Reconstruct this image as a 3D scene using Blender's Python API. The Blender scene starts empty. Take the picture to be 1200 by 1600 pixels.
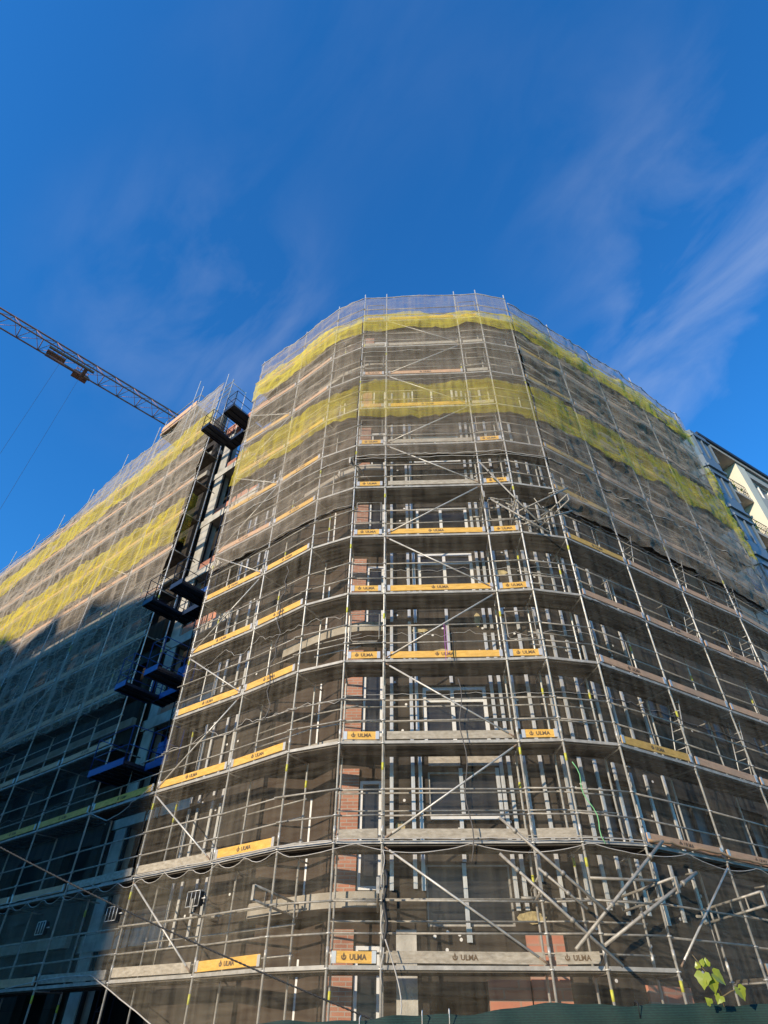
import bpy, math, random
from mathutils import Vector, noise
random.seed(7)
V = Vector
scn = bpy.context.scene
COL = scn.collection

# ------------------------------------------------------------ camera
cam_d = bpy.data.cameras.new("camera"); cam = bpy.data.objects.new("camera", cam_d); COL.objects.link(cam)
PITCH, ROLL = math.radians(42.3705), math.radians(-0.5996)
cp, sp, cr, sr = math.cos(PITCH), math.sin(PITCH), math.cos(ROLL), math.sin(ROLL)
R0, FW, U0 = V((1, 0, 0)), V((0, cp, sp)), V((0, -sp, cp))
RT = R0 * cr - U0 * sr
UP = R0 * sr + U0 * cr
from mathutils import Matrix
m3 = Matrix((RT, UP, -FW)).transposed()
cam.matrix_world = Matrix.Translation((0, 0, 1.6)) @ m3.to_4x4()
cam_d.sensor_fit = 'VERTICAL'; cam_d.sensor_height = 36.0; cam_d.sensor_width = 27.0
cam_d.lens = 926.67 / 1600 * 36
cam_d.clip_start = 0.05; cam_d.clip_end = 3000
scn.camera = cam

def pix_dir(px, py):
    d = FW + RT * ((px - 600) / 926.67) - UP * ((py - 800) / 926.67)
    return d.normalized()

# ------------------------------------------------------------ light and sky
SUN_AZ, SUN_EL = math.radians(42), math.radians(15)
S = V((-math.sin(SUN_AZ) * math.cos(SUN_EL), -math.cos(SUN_AZ) * math.cos(SUN_EL), math.sin(SUN_EL)))
sl = bpy.data.lights.new("sun", 'SUN'); sun = bpy.data.objects.new("sun", sl); COL.objects.link(sun)
sl.energy = 5.0; sl.angle = math.radians(0.55); sl.color = (1.0, 0.86, 0.67)
sun.rotation_euler = (-S).to_track_quat('-Z', 'Y').to_euler()
world = bpy.data.worlds.new("World"); scn.world = world; world.use_nodes = True
nt = world.node_tree; N = nt.nodes; L = nt.links
bg = N['Background']
sky = N.new('ShaderNodeTexSky'); sky.sky_type = 'NISHITA'; sky.sun_disc = False
sky.sun_elevation = SUN_EL; sky.sun_rotation = math.atan2(S.x, S.y)
sky.air_density = 1.25; sky.dust_density = 0.0; sky.ozone_density = 3.5; sky.altitude = 700
tc = N.new('ShaderNodeTexCoord')
mp = N.new('ShaderNodeCombineXYZ')
e1 = (pix_dir(1200, 60) - pix_dir(870, 420)).normalized(); e3 = pix_dir(1000, 300); e2 = e3.cross(e1).normalized()
for ax, (e, k_) in enumerate(((e1, 1.1), (e2, 2.6), (e3, 1.5))):
    dn = N.new('ShaderNodeVectorMath'); dn.operation = 'DOT_PRODUCT'; dn.inputs[1].default_value = e * k_
    L.new(tc.outputs['Generated'], dn.inputs[0]); L.new(dn.outputs['Value'], mp.inputs[ax])
nz = N.new('ShaderNodeTexNoise'); nz.inputs['Scale'].default_value = 3.1; nz.inputs['Detail'].default_value = 8; nz.inputs['Roughness'].default_value = 0.55; nz.inputs['Distortion'].default_value = 0.45
L.new(mp.outputs[0], nz.inputs['Vector'])
rp = N.new('ShaderNodeValToRGB'); rp.color_ramp.elements[0].position = 0.42; rp.color_ramp.elements[1].position = 0.78
L.new(nz.outputs['Fac'], rp.inputs[0])
def wmath(op, a, b, clamp=False):
    n = N.new('ShaderNodeMath'); n.operation = op; n.use_clamp = clamp
    for i, x in enumerate((a, b)):
        if isinstance(x, (int, float)): n.inputs[i].default_value = x
        else: L.new(x, n.inputs[i])
    return n.outputs[0]
acc = None
for (px, py, rad, st) in [(1150, 600, 0.17, 0.75), (1235, 690, 0.16, 1.0), (1090, 250, 0.20, 0.32), (960, 330, 0.13, 0.16), (1040, 545, 0.13, 0.5), (310, 490, 0.17, 0.7), (450, 560, 0.13, 0.25), (560, 60, 0.24, 0.12), (1250, 420, 0.2, 0.55)]:
    d = pix_dir(px, py)
    vm = N.new('ShaderNodeVectorMath'); vm.operation = 'DISTANCE'; vm.inputs[1].default_value = d
    nv = N.new('ShaderNodeVectorMath'); nv.operation = 'NORMALIZE'; L.new(tc.outputs['Generated'], nv.inputs[0])
    L.new(nv.outputs[0], vm.inputs[0])
    mr = N.new('ShaderNodeMapRange'); mr.interpolation_type = 'SMOOTHSTEP'
    mr.inputs['From Min'].default_value = rad * 1.7; mr.inputs['From Max'].default_value = 0.0
    mr.inputs['To Min'].default_value = 0; mr.inputs['To Max'].default_value = st
    L.new(vm.outputs['Value'], mr.inputs['Value'])
    acc = mr.outputs[0] if acc is None else wmath('ADD', acc, mr.outputs[0], True)
cf = wmath('MULTIPLY', acc, rp.outputs[0], True)
cf = wmath('MULTIPLY', cf, 0.21, True)
hs = N.new('ShaderNodeHueSaturation'); hs.inputs['Saturation'].default_value = 1.17; hs.inputs['Value'].default_value = 1.75
L.new(sky.outputs[0], hs.inputs['Color'])
mx = N.new('ShaderNodeMix'); mx.data_type = 'RGBA'
tn = N.new('ShaderNodeMix'); tn.data_type = 'RGBA'; tn.blend_type = 'MULTIPLY'; tn.inputs['Factor'].default_value = 1.0
L.new(hs.outputs[0], tn.inputs['A']); tn.inputs['B'].default_value = (0.40, 0.93, 1.27, 1)
L.new(cf, mx.inputs['Factor']); L.new(tn.outputs['Result'], mx.inputs['A']); mx.inputs['B'].default_value = (7.3, 7.5, 7.6, 1)
L.new(mx.outputs['Result'], bg.inputs['Color']); bg.inputs['Strength'].default_value = 0.125
scn.view_settings.view_transform = 'Standard'; scn.view_settings.look = 'None'
scn.view_settings.exposure = 0.16; scn.view_settings.gamma = 1.0
scn.cycles.transparent_max_bounces = 24; scn.cycles.max_bounces = 7

# ------------------------------------------------------------ materials
def newmat(name):
    m = bpy.data.materials.new(name); m.use_nodes = True
    return m, m.node_tree.nodes, m.node_tree.links, m.node_tree.nodes['Principled BSDF']

def mat(name, c, rough=0.7, metal=0.0, var=0.25, scale=3.0, bump=0.0, c2=None, stretch=None, bscale=None, island=0.0):
    m, n, l, b = newmat(name)
    t = n.new('ShaderNodeTexCoord'); src = t.outputs['Object']
    if stretch:
        q = n.new('ShaderNodeMapping'); q.inputs['Scale'].default_value = stretch; l.new(src, q.inputs[0]); src = q.outputs[0]
    nn = n.new('ShaderNodeTexNoise'); nn.inputs['Scale'].default_value = scale; nn.inputs['Detail'].default_value = 6; nn.inputs['Roughness'].default_value = 0.6
    l.new(src, nn.inputs['Vector'])
    r = n.new('ShaderNodeValToRGB'); r.color_ramp.elements[0].position = 0.3; r.color_ramp.elements[1].position = 0.7
    a = [x * (1 - var) for x in c]; bcol = c2 if c2 else [min(1, x * (1 + var)) for x in c]
    r.color_ramp.elements[0].color = (*a, 1); r.color_ramp.elements[1].color = (*bcol, 1)
    l.new(nn.outputs['Fac'], r.inputs[0]); col = r.outputs[0]
    if island:
        g = n.new('ShaderNodeNewGeometry'); h = n.new('ShaderNodeHueSaturation')
        mr = n.new('ShaderNodeMapRange'); mr.inputs['To Min'].default_value = 1 - island; mr.inputs['To Max'].default_value = 1 + island
        l.new(g.outputs['Random Per Island'], mr.inputs['Value']); l.new(mr.outputs[0], h.inputs['Value']); l.new(col, h.inputs['Color']); col = h.outputs[0]
    l.new(col, b.inputs['Base Color'])
    b.inputs['Roughness'].default_value = rough; b.inputs['Metallic'].default_value = metal
    if bump:
        n2 = n.new('ShaderNodeTexNoise'); n2.inputs['Scale'].default_value = bscale or scale * 8; n2.inputs['Detail'].default_value = 5; l.new(src, n2.inputs['Vector'])
        bp = n.new('ShaderNodeBump'); bp.inputs['Strength'].default_value = bump; bp.inputs['Distance'].default_value = 0.02
        l.new(n2.outputs['Fac'], bp.inputs['Height']); l.new(bp.outputs[0], b.inputs['Normal'])
    return m

M = {}
M['steel'] = mat('galvanised_steel', (0.60, 0.57, 0.50), 0.42, 0.3, 0.25, 6, 0.15, c2=(0.76, 0.73, 0.66), island=0.15)
M['tube'] = mat('weathered_tube', (0.30, 0.27, 0.22), 0.55, 0.25, 0.3, 9, 0.2, c2=(0.42, 0.39, 0.33), island=0.2)
M['rust'] = mat('rusty_end', (0.27, 0.18, 0.12), 0.8, 0.1, 0.3, 12)
M['deck'] = mat('deck_plank_shade', (0.085, 0.070, 0.052), 0.7, 0.1, 0.25, 3, 0.2)  # same galvanised deck as the fascia, base colour darkened for shade underneath
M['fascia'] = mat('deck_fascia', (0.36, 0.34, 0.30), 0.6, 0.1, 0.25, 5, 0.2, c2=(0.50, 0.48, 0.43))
M['orange'] = mat('orange_board', (0.84, 0.45, 0.05), 0.6, 0, 0.32, 5, 0.1, c2=(0.86, 0.50, 0.10), island=0.15, stretch=(1, 1, 4))
M['pinkb'] = mat('pinkish_board', (0.62, 0.36, 0.20), 0.7, 0, 0.15, 4, 0.1, stretch=(1, 1, 4))  # orange dulled for grazing sun and net haze; some boards are pinkish
M['brownb'] = mat('plywood_board', (0.40, 0.25, 0.13), 0.7, 0, 0.15, 4, 0.1)
M['greyb'] = mat('weathered_plank', (0.40, 0.34, 0.25), 0.85, 0, 0.3, 7, 0.4, c2=(0.52, 0.46, 0.36), stretch=(1, 1, 3))
M['ink'] = mat('print_black', (0.12, 0.07, 0.03), 0.7, 0, 0.05)
M['plate'] = mat('board_end_plate', (0.62, 0.60, 0.56), 0.4, 0.4, 0.1)
M['stud'] = mat('galvanised_stud', (0.60, 0.58, 0.53), 0.35, 0.25, 0.08, 9, 0.0)
M['white'] = mat('white_frame', (0.72, 0.70, 0.65), 0.5, 0, 0.08)
M['glass'] = mat('window_glass', (0.012, 0.011, 0.010), 0.35, 0, 0.2)
M['concrete'] = mat('concrete', (0.32, 0.27, 0.20), 0.9, 0, 0.2, 2.2, 0.4, c2=(0.44, 0.40, 0.33), bscale=30)
M['lconcrete'] = mat('light_concrete', (0.50, 0.46, 0.38), 0.9, 0, 0.25, 2.5, 0.4, c2=(0.60, 0.56, 0.48), bscale=30)
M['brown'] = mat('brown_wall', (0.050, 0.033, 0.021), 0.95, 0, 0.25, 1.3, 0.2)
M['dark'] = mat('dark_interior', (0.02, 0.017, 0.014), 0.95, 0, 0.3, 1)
M['foam'] = mat('foam_patch', (0.42, 0.33, 0.16), 0.9, 0, 0.4, 14)
M['anchor'] = mat('anchor_disc', (0.75, 0.72, 0.66), 0.6, 0, 0.05)
M['yellow'] = mat('yellow_tape', (0.60, 0.58, 0.06), 0.5, 0, 0.1)
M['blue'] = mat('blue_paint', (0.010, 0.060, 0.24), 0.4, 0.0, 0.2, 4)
M['blued'] = mat('dark_blue_and_shade', (0.008, 0.016, 0.034), 0.45, 0.1, 0.25, 4)  # shade painted into the platform slabs; also the dark platforms and mast
M['purple'] = mat('purple_strap', (0.38, 0.08, 0.42), 0.7, 0, 0.1)
M['greenr'] = mat('green_rope', (0.20, 0.50, 0.22), 0.8, 0, 0.1)
M['black'] = mat('black_rubber', (0.02, 0.02, 0.02), 0.6, 0, 0.2)
M['crane'] = mat('crane_steel', (0.38, 0.17, 0.10), 0.6, 0.15, 0.25, 3)
M['craneb'] = mat('crane_cage', (0.32, 0.17, 0.10), 0.7, 0, 0.25, 3)
M['cream'] = mat('cream_render', (0.66, 0.61, 0.48), 0.9, 0, 0.06, 1.2, 0.15, bscale=40)
M['greyfr'] = mat('grey_faint_lit_front', (0.40, 0.385, 0.34), 0.85, 0, 0.12, 1.5, 0.2, stretch=(1, 1, 5))  # cream block's front painted greyer because little sun reaches that side
M['baygl'] = mat('bay_glazing', (0.12, 0.17, 0.20), 0.2, 0.1, 0.25, 1.2)
M['bayfr'] = mat('bay_frame', (0.17, 0.20, 0.21), 0.4, 0.2, 0.1)
M['eave'] = mat('dark_gutter', (0.03, 0.03, 0.032), 0.5, 0.2, 0.1)
M['soffit'] = mat('soffit', (0.42, 0.36, 0.30), 0.9, 0, 0.08)
M['asphalt'] = mat('asphalt', (0.052, 0.05, 0.048), 0.9, 0, 0.2, 4, 0.4, bscale=90)
M['paving'] = mat('paving', (0.30, 0.28, 0.25), 0.9, 0, 0.15, 2, 0.3)
M['render'] = mat('opposite_render', (0.42, 0.37, 0.30), 0.9, 0, 0.1, 1)
M['rooft'] = mat('slate_roof', (0.10, 0.09, 0.09), 0.8, 0, 0.2, 2)
M['stem'] = mat('vine_stem', (0.16, 0.12, 0.06), 0.8)
M['bark'] = mat('wood_post', (0.10, 0.07, 0.05), 0.9, 0, 0.3, 5)

def brickmat(name, c1, c2, mort, sc=1.0):
    m, n, l, b = newmat(name)
    t = n.new('ShaderNodeTexCoord'); uv = n.new('ShaderNodeUVMap'); uv.uv_map = 'UVMap'
    br = n.new('ShaderNodeTexBrick'); br.inputs['Scale'].default_value = sc
    br.inputs['Brick Width'].default_value = 0.26; br.inputs['Row Height'].default_value = 0.075; br.inputs['Mortar Size'].default_value = 0.009
    br.inputs['Color1'].default_value = (*c1, 1); br.inputs['Color2'].default_value = (*c2, 1); br.inputs['Mortar'].default_value = (*mort, 1)
    l.new(uv.outputs[0], br.inputs['Vector'])
    nn = n.new('ShaderNodeTexNoise'); nn.inputs['Scale'].default_value = 1.7; nn.inputs['Detail'].default_value = 6; l.new(t.outputs['Object'], nn.inputs['Vector'])
    h = n.new('ShaderNodeHueSaturation'); mr = n.new('ShaderNodeMapRange'); mr.inputs['To Min'].default_value = 0.6; mr.inputs['To Max'].default_value = 1.4
    l.new(nn.outputs['Fac'], mr.inputs['Value']); l.new(mr.outputs[0], h.inputs['Value']); l.new(br.outputs['Color'], h.inputs['Color'])
    l.new(h.outputs[0], b.inputs['Base Color']); b.inputs['Roughness'].default_value = 0.9
    bp = n.new('ShaderNodeBump'); bp.inputs['Strength'].default_value = 0.4; bp.inputs['Distance'].default_value = 0.01
    l.new(br.outputs['Fac'], bp.inputs['Height']); bp.invert = True; l.new(bp.outputs[0], b.inputs['Normal'])
    return m
M['brick'] = brickmat('red_brick', (0.46, 0.20, 0.12), (0.34, 0.14, 0.085), (0.36, 0.30, 0.24))
M['hollow'] = brickmat('hollow_clay_block', (0.52, 0.21, 0.13), (0.46, 0.17, 0.10), (0.40, 0.24, 0.17), 0.45)

def wallmat(name, c):
    # dark mineral-wool boards in a sheet grid, dirt runs down the wall
    m, n, l, b = newmat(name)
    uv = n.new('ShaderNodeUVMap'); uv.uv_map = 'UVMap'
    br = n.new('ShaderNodeTexBrick'); br.inputs['Brick Width'].default_value = 1.2; br.inputs['Row Height'].default_value = 0.6; br.inputs['Mortar Size'].default_value = 0.006
    br.inputs['Color1'].default_value = (*c, 1); br.inputs['Color2'].default_value = (*[x * 1.55 for x in c], 1); br.inputs['Mortar'].default_value = (*[x * 0.45 for x in c], 1)
    br.inputs['Scale'].default_value = 1.0
    l.new(uv.outputs[0], br.inputs['Vector'])
    mp_ = n.new('ShaderNodeMapping'); mp_.inputs['Scale'].default_value = (2.2, 0.35, 1); l.new(uv.outputs[0], mp_.inputs[0])
    nn = n.new('ShaderNodeTexNoise'); nn.inputs['Scale'].default_value = 1.6; nn.inputs['Detail'].default_value = 7; l.new(mp_.outputs[0], nn.inputs['Vector'])
    h = n.new('ShaderNodeHueSaturation'); mr = n.new('ShaderNodeMapRange'); mr.inputs['From Min'].default_value = 0.3; mr.inputs['From Max'].default_value = 0.7; mr.inputs['To Min'].default_value = 0.45; mr.inputs['To Max'].default_value = 1.7
    l.new(nn.outputs['Fac'], mr.inputs['Value']); l.new(mr.outputs[0], h.inputs['Value']); l.new(br.outputs['Color'], h.inputs['Color'])
    l.new(h.outputs[0], b.inputs['Base Color']); b.inputs['Roughness'].default_value = 0.95
    return m
M['wall'] = wallmat('insulation_wall', (0.026, 0.020, 0.014))

def netmat(name, c, cov, streak=0.35, fine=(2.0, 26.0), tlu=0.4):
    # fine woven mesh: thread cover rises as the sheet is seen edge-on, as woven threads do
    m = bpy.data.materials.new(name); m.use_nodes = True
    n, l = m.node_tree.nodes, m.node_tree.links
    for x in list(n):
        if x.type != 'OUTPUT_MATERIAL': n.remove(x)
    out = [x for x in n if x.type == 'OUTPUT_MATERIAL'][0]
    def mt(op, a, b=None, clamp=False):
        q = n.new('ShaderNodeMath'); q.operation = op; q.use_clamp = clamp
        for i, x in enumerate((a, b)):
            if x is None: continue
            if isinstance(x, (int, float)): q.inputs[i].default_value = x
            else: l.new(x, q.inputs[i])
        return q.outputs[0]
    uv = n.new('ShaderNodeUVMap'); uv.uv_map = 'UVMap'
    g = n.new('ShaderNodeNewGeometry'); dt = n.new('ShaderNodeVectorMath'); dt.operation = 'DOT_PRODUCT'
    l.new(g.outputs['Incoming'], dt.inputs[0]); l.new(g.outputs['Normal'], dt.inputs[1])
    cosv = mt('MAXIMUM', mt('ABSOLUTE', dt.outputs['Value']), 0.22)
    mp_ = n.new('ShaderNodeMapping'); mp_.inputs['Scale'].default_value = (fine[0], fine[1], 1); mp_.inputs['Rotation'].default_value = (0, 0, 0.12); l.new(uv.outputs[0], mp_.inputs[0])
    n1 = n.new('ShaderNodeTexNoise'); n1.inputs['Scale'].default_value = 0.5; n1.inputs['Detail'].default_value = 5; l.new(mp_.outputs[0], n1.inputs['Vector'])
    mp2 = n.new('ShaderNodeMapping'); mp2.inputs['Scale'].default_value = (4.5, 0.3, 1); l.new(uv.outputs[0], mp2.inputs[0])
    n2 = n.new('ShaderNodeTexNoise'); n2.inputs['Scale'].default_value = 1.3; n2.inputs['Detail'].default_value = 6; l.new(mp2.outputs[0], n2.inputs['Vector'])
    s = mt('ADD', mt('MULTIPLY', n1.outputs['Fac'], 0.5), mt('MULTIPLY', n2.outputs['Fac'], 0.5))
    k = mt('ADD', 1.0, mt('MULTIPLY', mt('SUBTRACT', s, 0.5), streak * 5))
    c0 = mt('MINIMUM', mt('MAXIMUM', mt('MULTIPLY', k, cov), 0.02), 0.95)
    alpha = mt('SUBTRACT', 1.0, mt('POWER', mt('SUBTRACT', 1.0, c0), mt('DIVIDE', 1.0, cosv)), True)
    tr = n.new('ShaderNodeBsdfTransparent'); df = n.new('ShaderNodeBsdfDiffuse'); tl = n.new('ShaderNodeBsdfTranslucent')
    df.inputs['Color'].default_value = (*c, 1); tl.inputs['Color'].default_value = (*[x * 0.8 for x in c], 1)
    mx1 = n.new('ShaderNodeMixShader'); mx1.inputs[0].default_value = tlu; l.new(df.outputs[0], mx1.inputs[1]); l.new(tl.outputs[0], mx1.inputs[2])
    mx2 = n.new('ShaderNodeMixShader'); l.new(alpha, mx2.inputs[0]); l.new(tr.outputs[0], mx2.inputs[1]); l.new(mx1.outputs[0], mx2.inputs[2])
    l.new(mx2.outputs[0], out.inputs['Surface'])
    return m
M['net_up'] = netmat('grey_net_dense', (0.56, 0.47, 0.36), 0.185, 0.65)
M['net_mid'] = netmat('grey_net', (0.56, 0.48, 0.36), 0.062, 1.1)
M['net_low'] = netmat('grey_net_fine', (0.54, 0.47, 0.35), 0.095, 0.9)
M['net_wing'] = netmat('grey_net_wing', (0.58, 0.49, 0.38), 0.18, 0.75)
M['net_wshade'] = netmat('grey_net_wing_shade', (0.30, 0.31, 0.28), 0.038, 0.9)  # darker copy of the wing net, shade put into its colour
M['net_yel'] = netmat('yellow_net', (0.86, 0.68, 0.07), 0.15, 0.8)
M['net_yel2'] = netmat('yellow_net_thick', (0.88, 0.71, 0.10), 0.23, 0.8)
M['hem'] = mat('net_hem', (0.46, 0.43, 0.38), 0.9, 0, 0.2)
M['hemd'] = mat('net_hem_dark', (0.12, 0.11, 0.10), 0.9, 0, 0.2)

def leafmat():
    m, n, l, b = newmat('vine_leaf')
    t = n.new('ShaderNodeTexCoord'); nn = n.new('ShaderNodeTexNoise'); nn.inputs['Scale'].default_value = 30
    l.new(t.outputs['Object'], nn.inputs['Vector'])
    g = n.new('ShaderNodeNewGeometry'); ad = n.new('ShaderNodeMath'); ad.operation = 'ADD'
    sc = n.new('ShaderNodeMath'); sc.operation = 'MULTIPLY'; sc.inputs[1].default_value = 0.5; l.new(nn.outputs['Fac'], sc.inputs[0])
    s2 = n.new('ShaderNodeMath'); s2.operation = 'MULTIPLY'; s2.inputs[1].default_value = 0.6; l.new(g.outputs['Random Per Island'], s2.inputs[0])
    l.new(sc.outputs[0], ad.inputs[0]); l.new(s2.outputs[0], ad.inputs[1])
    r = n.new('ShaderNodeValToRGB'); r.color_ramp.elements[0].color = (0.16, 0.28, 0.02, 1); r.color_ramp.elements[1].color = (0.42, 0.44, 0.06, 1)
    l.new(ad.outputs[0], r.inputs[0]); l.new(r.outputs[0], b.inputs['Base Color']); b.inputs['Roughness'].default_value = 0.35
    tl = n.new('ShaderNodeBsdfTranslucent'); l.new(r.outputs[0], tl.inputs[0]); mx_ = n.new('ShaderNodeMixShader'); mx_.inputs[0].default_value = 0.35
    out = [x for x in n if x.type == 'OUTPUT_MATERIAL'][0]
    l.new(b.outputs[0], mx_.inputs[1]); l.new(tl.outputs[0], mx_.inputs[2]); l.new(mx_.outputs[0], out.inputs[0])
    return m
M['leaf'] = leafmat()

def shademat():
    m, n, l, b = newmat('green_shade_cloth')
    uv = n.new('ShaderNodeUVMap'); uv.uv_map = 'UVMap'
    w = n.new('ShaderNodeTexWave'); w.bands_direction = 'Y'; w.inputs['Scale'].default_value = 48; w.inputs['Distortion'].default_value = 1.6; w.inputs['Detail'].default_value = 2
    l.new(uv.outputs[0], w.inputs['Vector'])
    nn = n.new('ShaderNodeTexNoise'); nn.inputs['Scale'].default_value = 60; nn.inputs['Detail'].default_value = 4; l.new(uv.outputs[0], nn.inputs['Vector'])
    mx_ = n.new('ShaderNodeMath'); mx_.operation = 'MULTIPLY'; l.new(w.outputs['Fac'], mx_.inputs[0]); l.new(nn.outputs['Fac'], mx_.inputs[1])
    r = n.new('ShaderNodeValToRGB'); r.color_ramp.elements[0].color = (0.004, 0.012, 0.010, 1); r.color_ramp.elements[1].color = (0.018, 0.058, 0.042, 1); r.color_ramp.elements[1].position = 0.55
    l.new(mx_.outputs[0], r.inputs[0]); l.new(r.outputs[0], b.inputs['Base Color']); b.inputs['Roughness'].default_value = 0.7
    bp = n.new('ShaderNodeBump'); bp.inputs['Strength'].default_value = 0.5; bp.inputs['Distance'].default_value = 0.004; l.new(mx_.outputs[0], bp.inputs['Height']); l.new(bp.outputs[0], b.inputs['Normal'])
    return m
M['shade'] = shademat()

# ------------------------------------------------------------ mesh helpers
class MB:
    def __init__(s): s.v = []; s.f = []; s.m = []; s.uv = []; s.smooth = []
    def face(s, idx, mi=0, uv=None, sm=False):
        s.f.append(idx); s.m.append(mi); s.uv.append(uv); s.smooth.append(sm)
    def box(s, c, ax, ay, az, mi=0):      # centre + three half-axis vectors
        c, ax, ay, az = V(c), V(ax), V(ay), V(az); b = len(s.v)
        for k in range(8):
            s.v.append(c + ax * (1 if k & 1 else -1) + ay * (1 if k & 2 else -1) + az * (1 if k & 4 else -1))
        lx, ly, lz = ax.length * 2, ay.length * 2, az.length * 2
        for q, (u, w) in (((0, 2, 3, 1), (ly, lx)), ((4, 5, 7, 6), (lx, ly)), ((0, 1, 5, 4), (lx, lz)), ((2, 6, 7, 3), (lz, lx)), ((0, 4, 6, 2), (lz, ly)), ((1, 3, 7, 5), (ly, lz))):
            o = (c.x + c.y) % 1.0; zz = c.z
            if q in ((0, 1, 5, 4),): uv = [(o, zz - lz / 2), (o + lx, zz - lz / 2), (o + lx, zz + lz / 2), (o, zz + lz / 2)]
            elif q == (2, 6, 7, 3): uv = [(o, zz - lz / 2), (o, zz + lz / 2), (o + lx, zz + lz / 2), (o + lx, zz - lz / 2)]
            elif q == (0, 4, 6, 2): uv = [(o, zz - lz / 2), (o, zz + lz / 2), (o + ly, zz + lz / 2), (o + ly, zz - lz / 2)]
            elif q == (1, 3, 7, 5): uv = [(o, zz - lz / 2), (o + ly, zz - lz / 2), (o + ly, zz + lz / 2), (o, zz + lz / 2)]
            else: uv = [(0, 0), (u, 0), (u, w), (0, w)]
            s.face([b + i for i in q], mi, uv)
        return s
    def abox(s, x0, x1, y0, y1, z0, z1, mi=0):
        return s.box(((x0 + x1) / 2, (y0 + y1) / 2, (z0 + z1) / 2), ((x1 - x0) / 2, 0, 0), (0, (y1 - y0) / 2, 0), (0, 0, (z1 - z0) / 2), mi)
    def beam(s, p, q, w, h, mi=0, up=(0, 0, 1)):    # box from p to q, w sideways, h along up
        p, q = V(p), V(q); d = q - p; up = V(up); side = d.cross(up).normalized(); u = side.cross(d).normalized()
        return s.box((p + q) / 2, d / 2, side * w / 2, u * h / 2, mi)
    def tube(s, p, q, r, n=7, mi=0, r2=None):
        return s.path([p, q], r, n, mi, r2)
    def path(s, pts, r, n=6, mi=0, r2=None):
        pts = [V(p) for p in pts]; rings = []
        for i, p in enumerate(pts):
            t = (pts[min(i + 1, len(pts) - 1)] - pts[max(i - 1, 0)]).normalized()
            a = t.cross(V((0.31, 0.17, 0.93)));
            if a.length < 1e-3: a = t.cross(V((1, 0, 0)))
            a.normalize(); b = t.cross(a); rr = r if (r2 is None or len(pts) < 2) else r + (r2 - r) * i / (len(pts) - 1)
            base = len(s.v)
            for k in range(n):
                th = 2 * math.pi * k / n
                s.v.append(p + a * (rr * math.cos(th)) + b * (rr * math.sin(th)))
            rings.append(base)
        for i in range(len(rings) - 1):
            for k in range(n):
                k2 = (k + 1) % n
                s.face([rings[i] + k, rings[i] + k2, rings[i + 1] + k2, rings[i + 1] + k], mi, None, True)
        s.face([rings[0] + k for k in range(n)][::-1], mi); s.face([rings[-1] + k for k in range(n)], mi)
        return s
    def prism(s, poly, z0, z1, mi=0):       # horizontal polygon given counter-clockwise
        b = len(s.v); n = len(poly)
        for z in (z0, z1):
            for p in poly: s.v.append(V((p[0], p[1], z)))
        s.face([b + i for i in range(n)][::-1], mi); s.face([b + n + i for i in range(n)], mi)
        u = 0
        for i in range(n):
            j = (i + 1) % n; d = (V(poly[j]) - V(poly[i])).length
            s.face([b + i, b + j, b + n + j, b + n + i], mi, [(u, z0), (u + d, z0), (u + d, z1), (u, z1)]); u += d
        return s
    def build(s, name, mats, parent=None, label=None, cat=None, group=None, kind=None):
        me = bpy.data.meshes.new(name); me.from_pydata([tuple(v) for v in s.v], [], s.f)
        if not isinstance(mats, (list, tuple)): mats = [mats]
        for k in mats: me.materials.append(M[k])
        uvl = me.uv_layers.new(name='UVMap'); i = 0; data = []
        for f, uv in zip(s.f, s.uv):
            for k in range(len(f)): data += list(uv[k]) if uv else [0.0, 0.0]
        uvl.data.foreach_set('uv', data)
        me.polygons.foreach_set('material_index', s.m); me.polygons.foreach_set('use_smooth', s.smooth)
        me.update()
        o = bpy.data.objects.new(name, me); COL.objects.link(o)
        if parent: o.parent = parent
        tag(o, label, cat, group, kind)
        return o
def tag(o, label=None, cat=None, group=None, kind=None):
    if label: o['label'] = label
    if cat: o['category'] = cat
    if group: o['group'] = group
    if kind: o['kind'] = kind
def empty(name, label, cat, group=None):
    o = bpy.data.objects.new(name, None); COL.objects.link(o); o.empty_display_size = 0.3; tag(o, label, cat, group); return o

# ------------------------------------------------------------ plan of the place (metres)
Q0, Q1, Q2, P2, P3, P4, P5, P6, P7, P8, P9, PX = [V(p) for p in ((-6.01, 16.83), (-3.75, 15.16), (-2.14, 13.85), (-.94, 13.28), (.03, 13.24), (3.03, 13.08), (3.98, 12.99), (5.30, 13.23), (7.48, 14.51), (9.69, 15.88), (12.23, 17.39), (15.28, 19.52))]
W0, W1, W2 = V((-8.53, 18.90)), V((-10.95, 20.87)), V((-13.35, 22.76))
wd = (W2 - W1).normalized()
W = [W0, W1, W2] + [W2 + wd * 3.0 * k for k in range(1, 8)]
PY = PX + (PX - P9).normalized() * 2.6
H0 = 2.72
def LV(k): return H0 + 2 * (k - 1)
def outn(a, b):
    t = (b - a).normalized(); return V((t.y, -t.x))
def offset(path, d):       # positive d = towards the building
    res = []
    for i, p in enumerate(path):
        n1 = outn(path[max(i - 1, 0)], path[max(i, 1)]); n2 = outn(path[min(i, len(path) - 2)], path[min(i + 1, len(path) - 1)])
        n = (n1 + n2).normalized(); res.append(p - n * (d / max(0.5, n.dot(n1))))
    return res
def P3D(p, z): return V((p.x, p.y, z))

# ------------------------------------------------------------ ground
g = MB(); g.abox(-900, 900, -900, 900, -1.0, 0.0); g.build('ground', 'asphalt', kind='structure')
g = MB(); g.prism([(-40, 36), (-9.5, 15.5), (-1.5, 8.6), (5.5, 8.2), (30, 22), (60, 40), (60, 44), (30, 26), (5, 12), (-1, 12), (-9, 19), (-40, 40)], 0.0, 0.13); g.build('pavement', 'paving', kind='structure')

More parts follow.
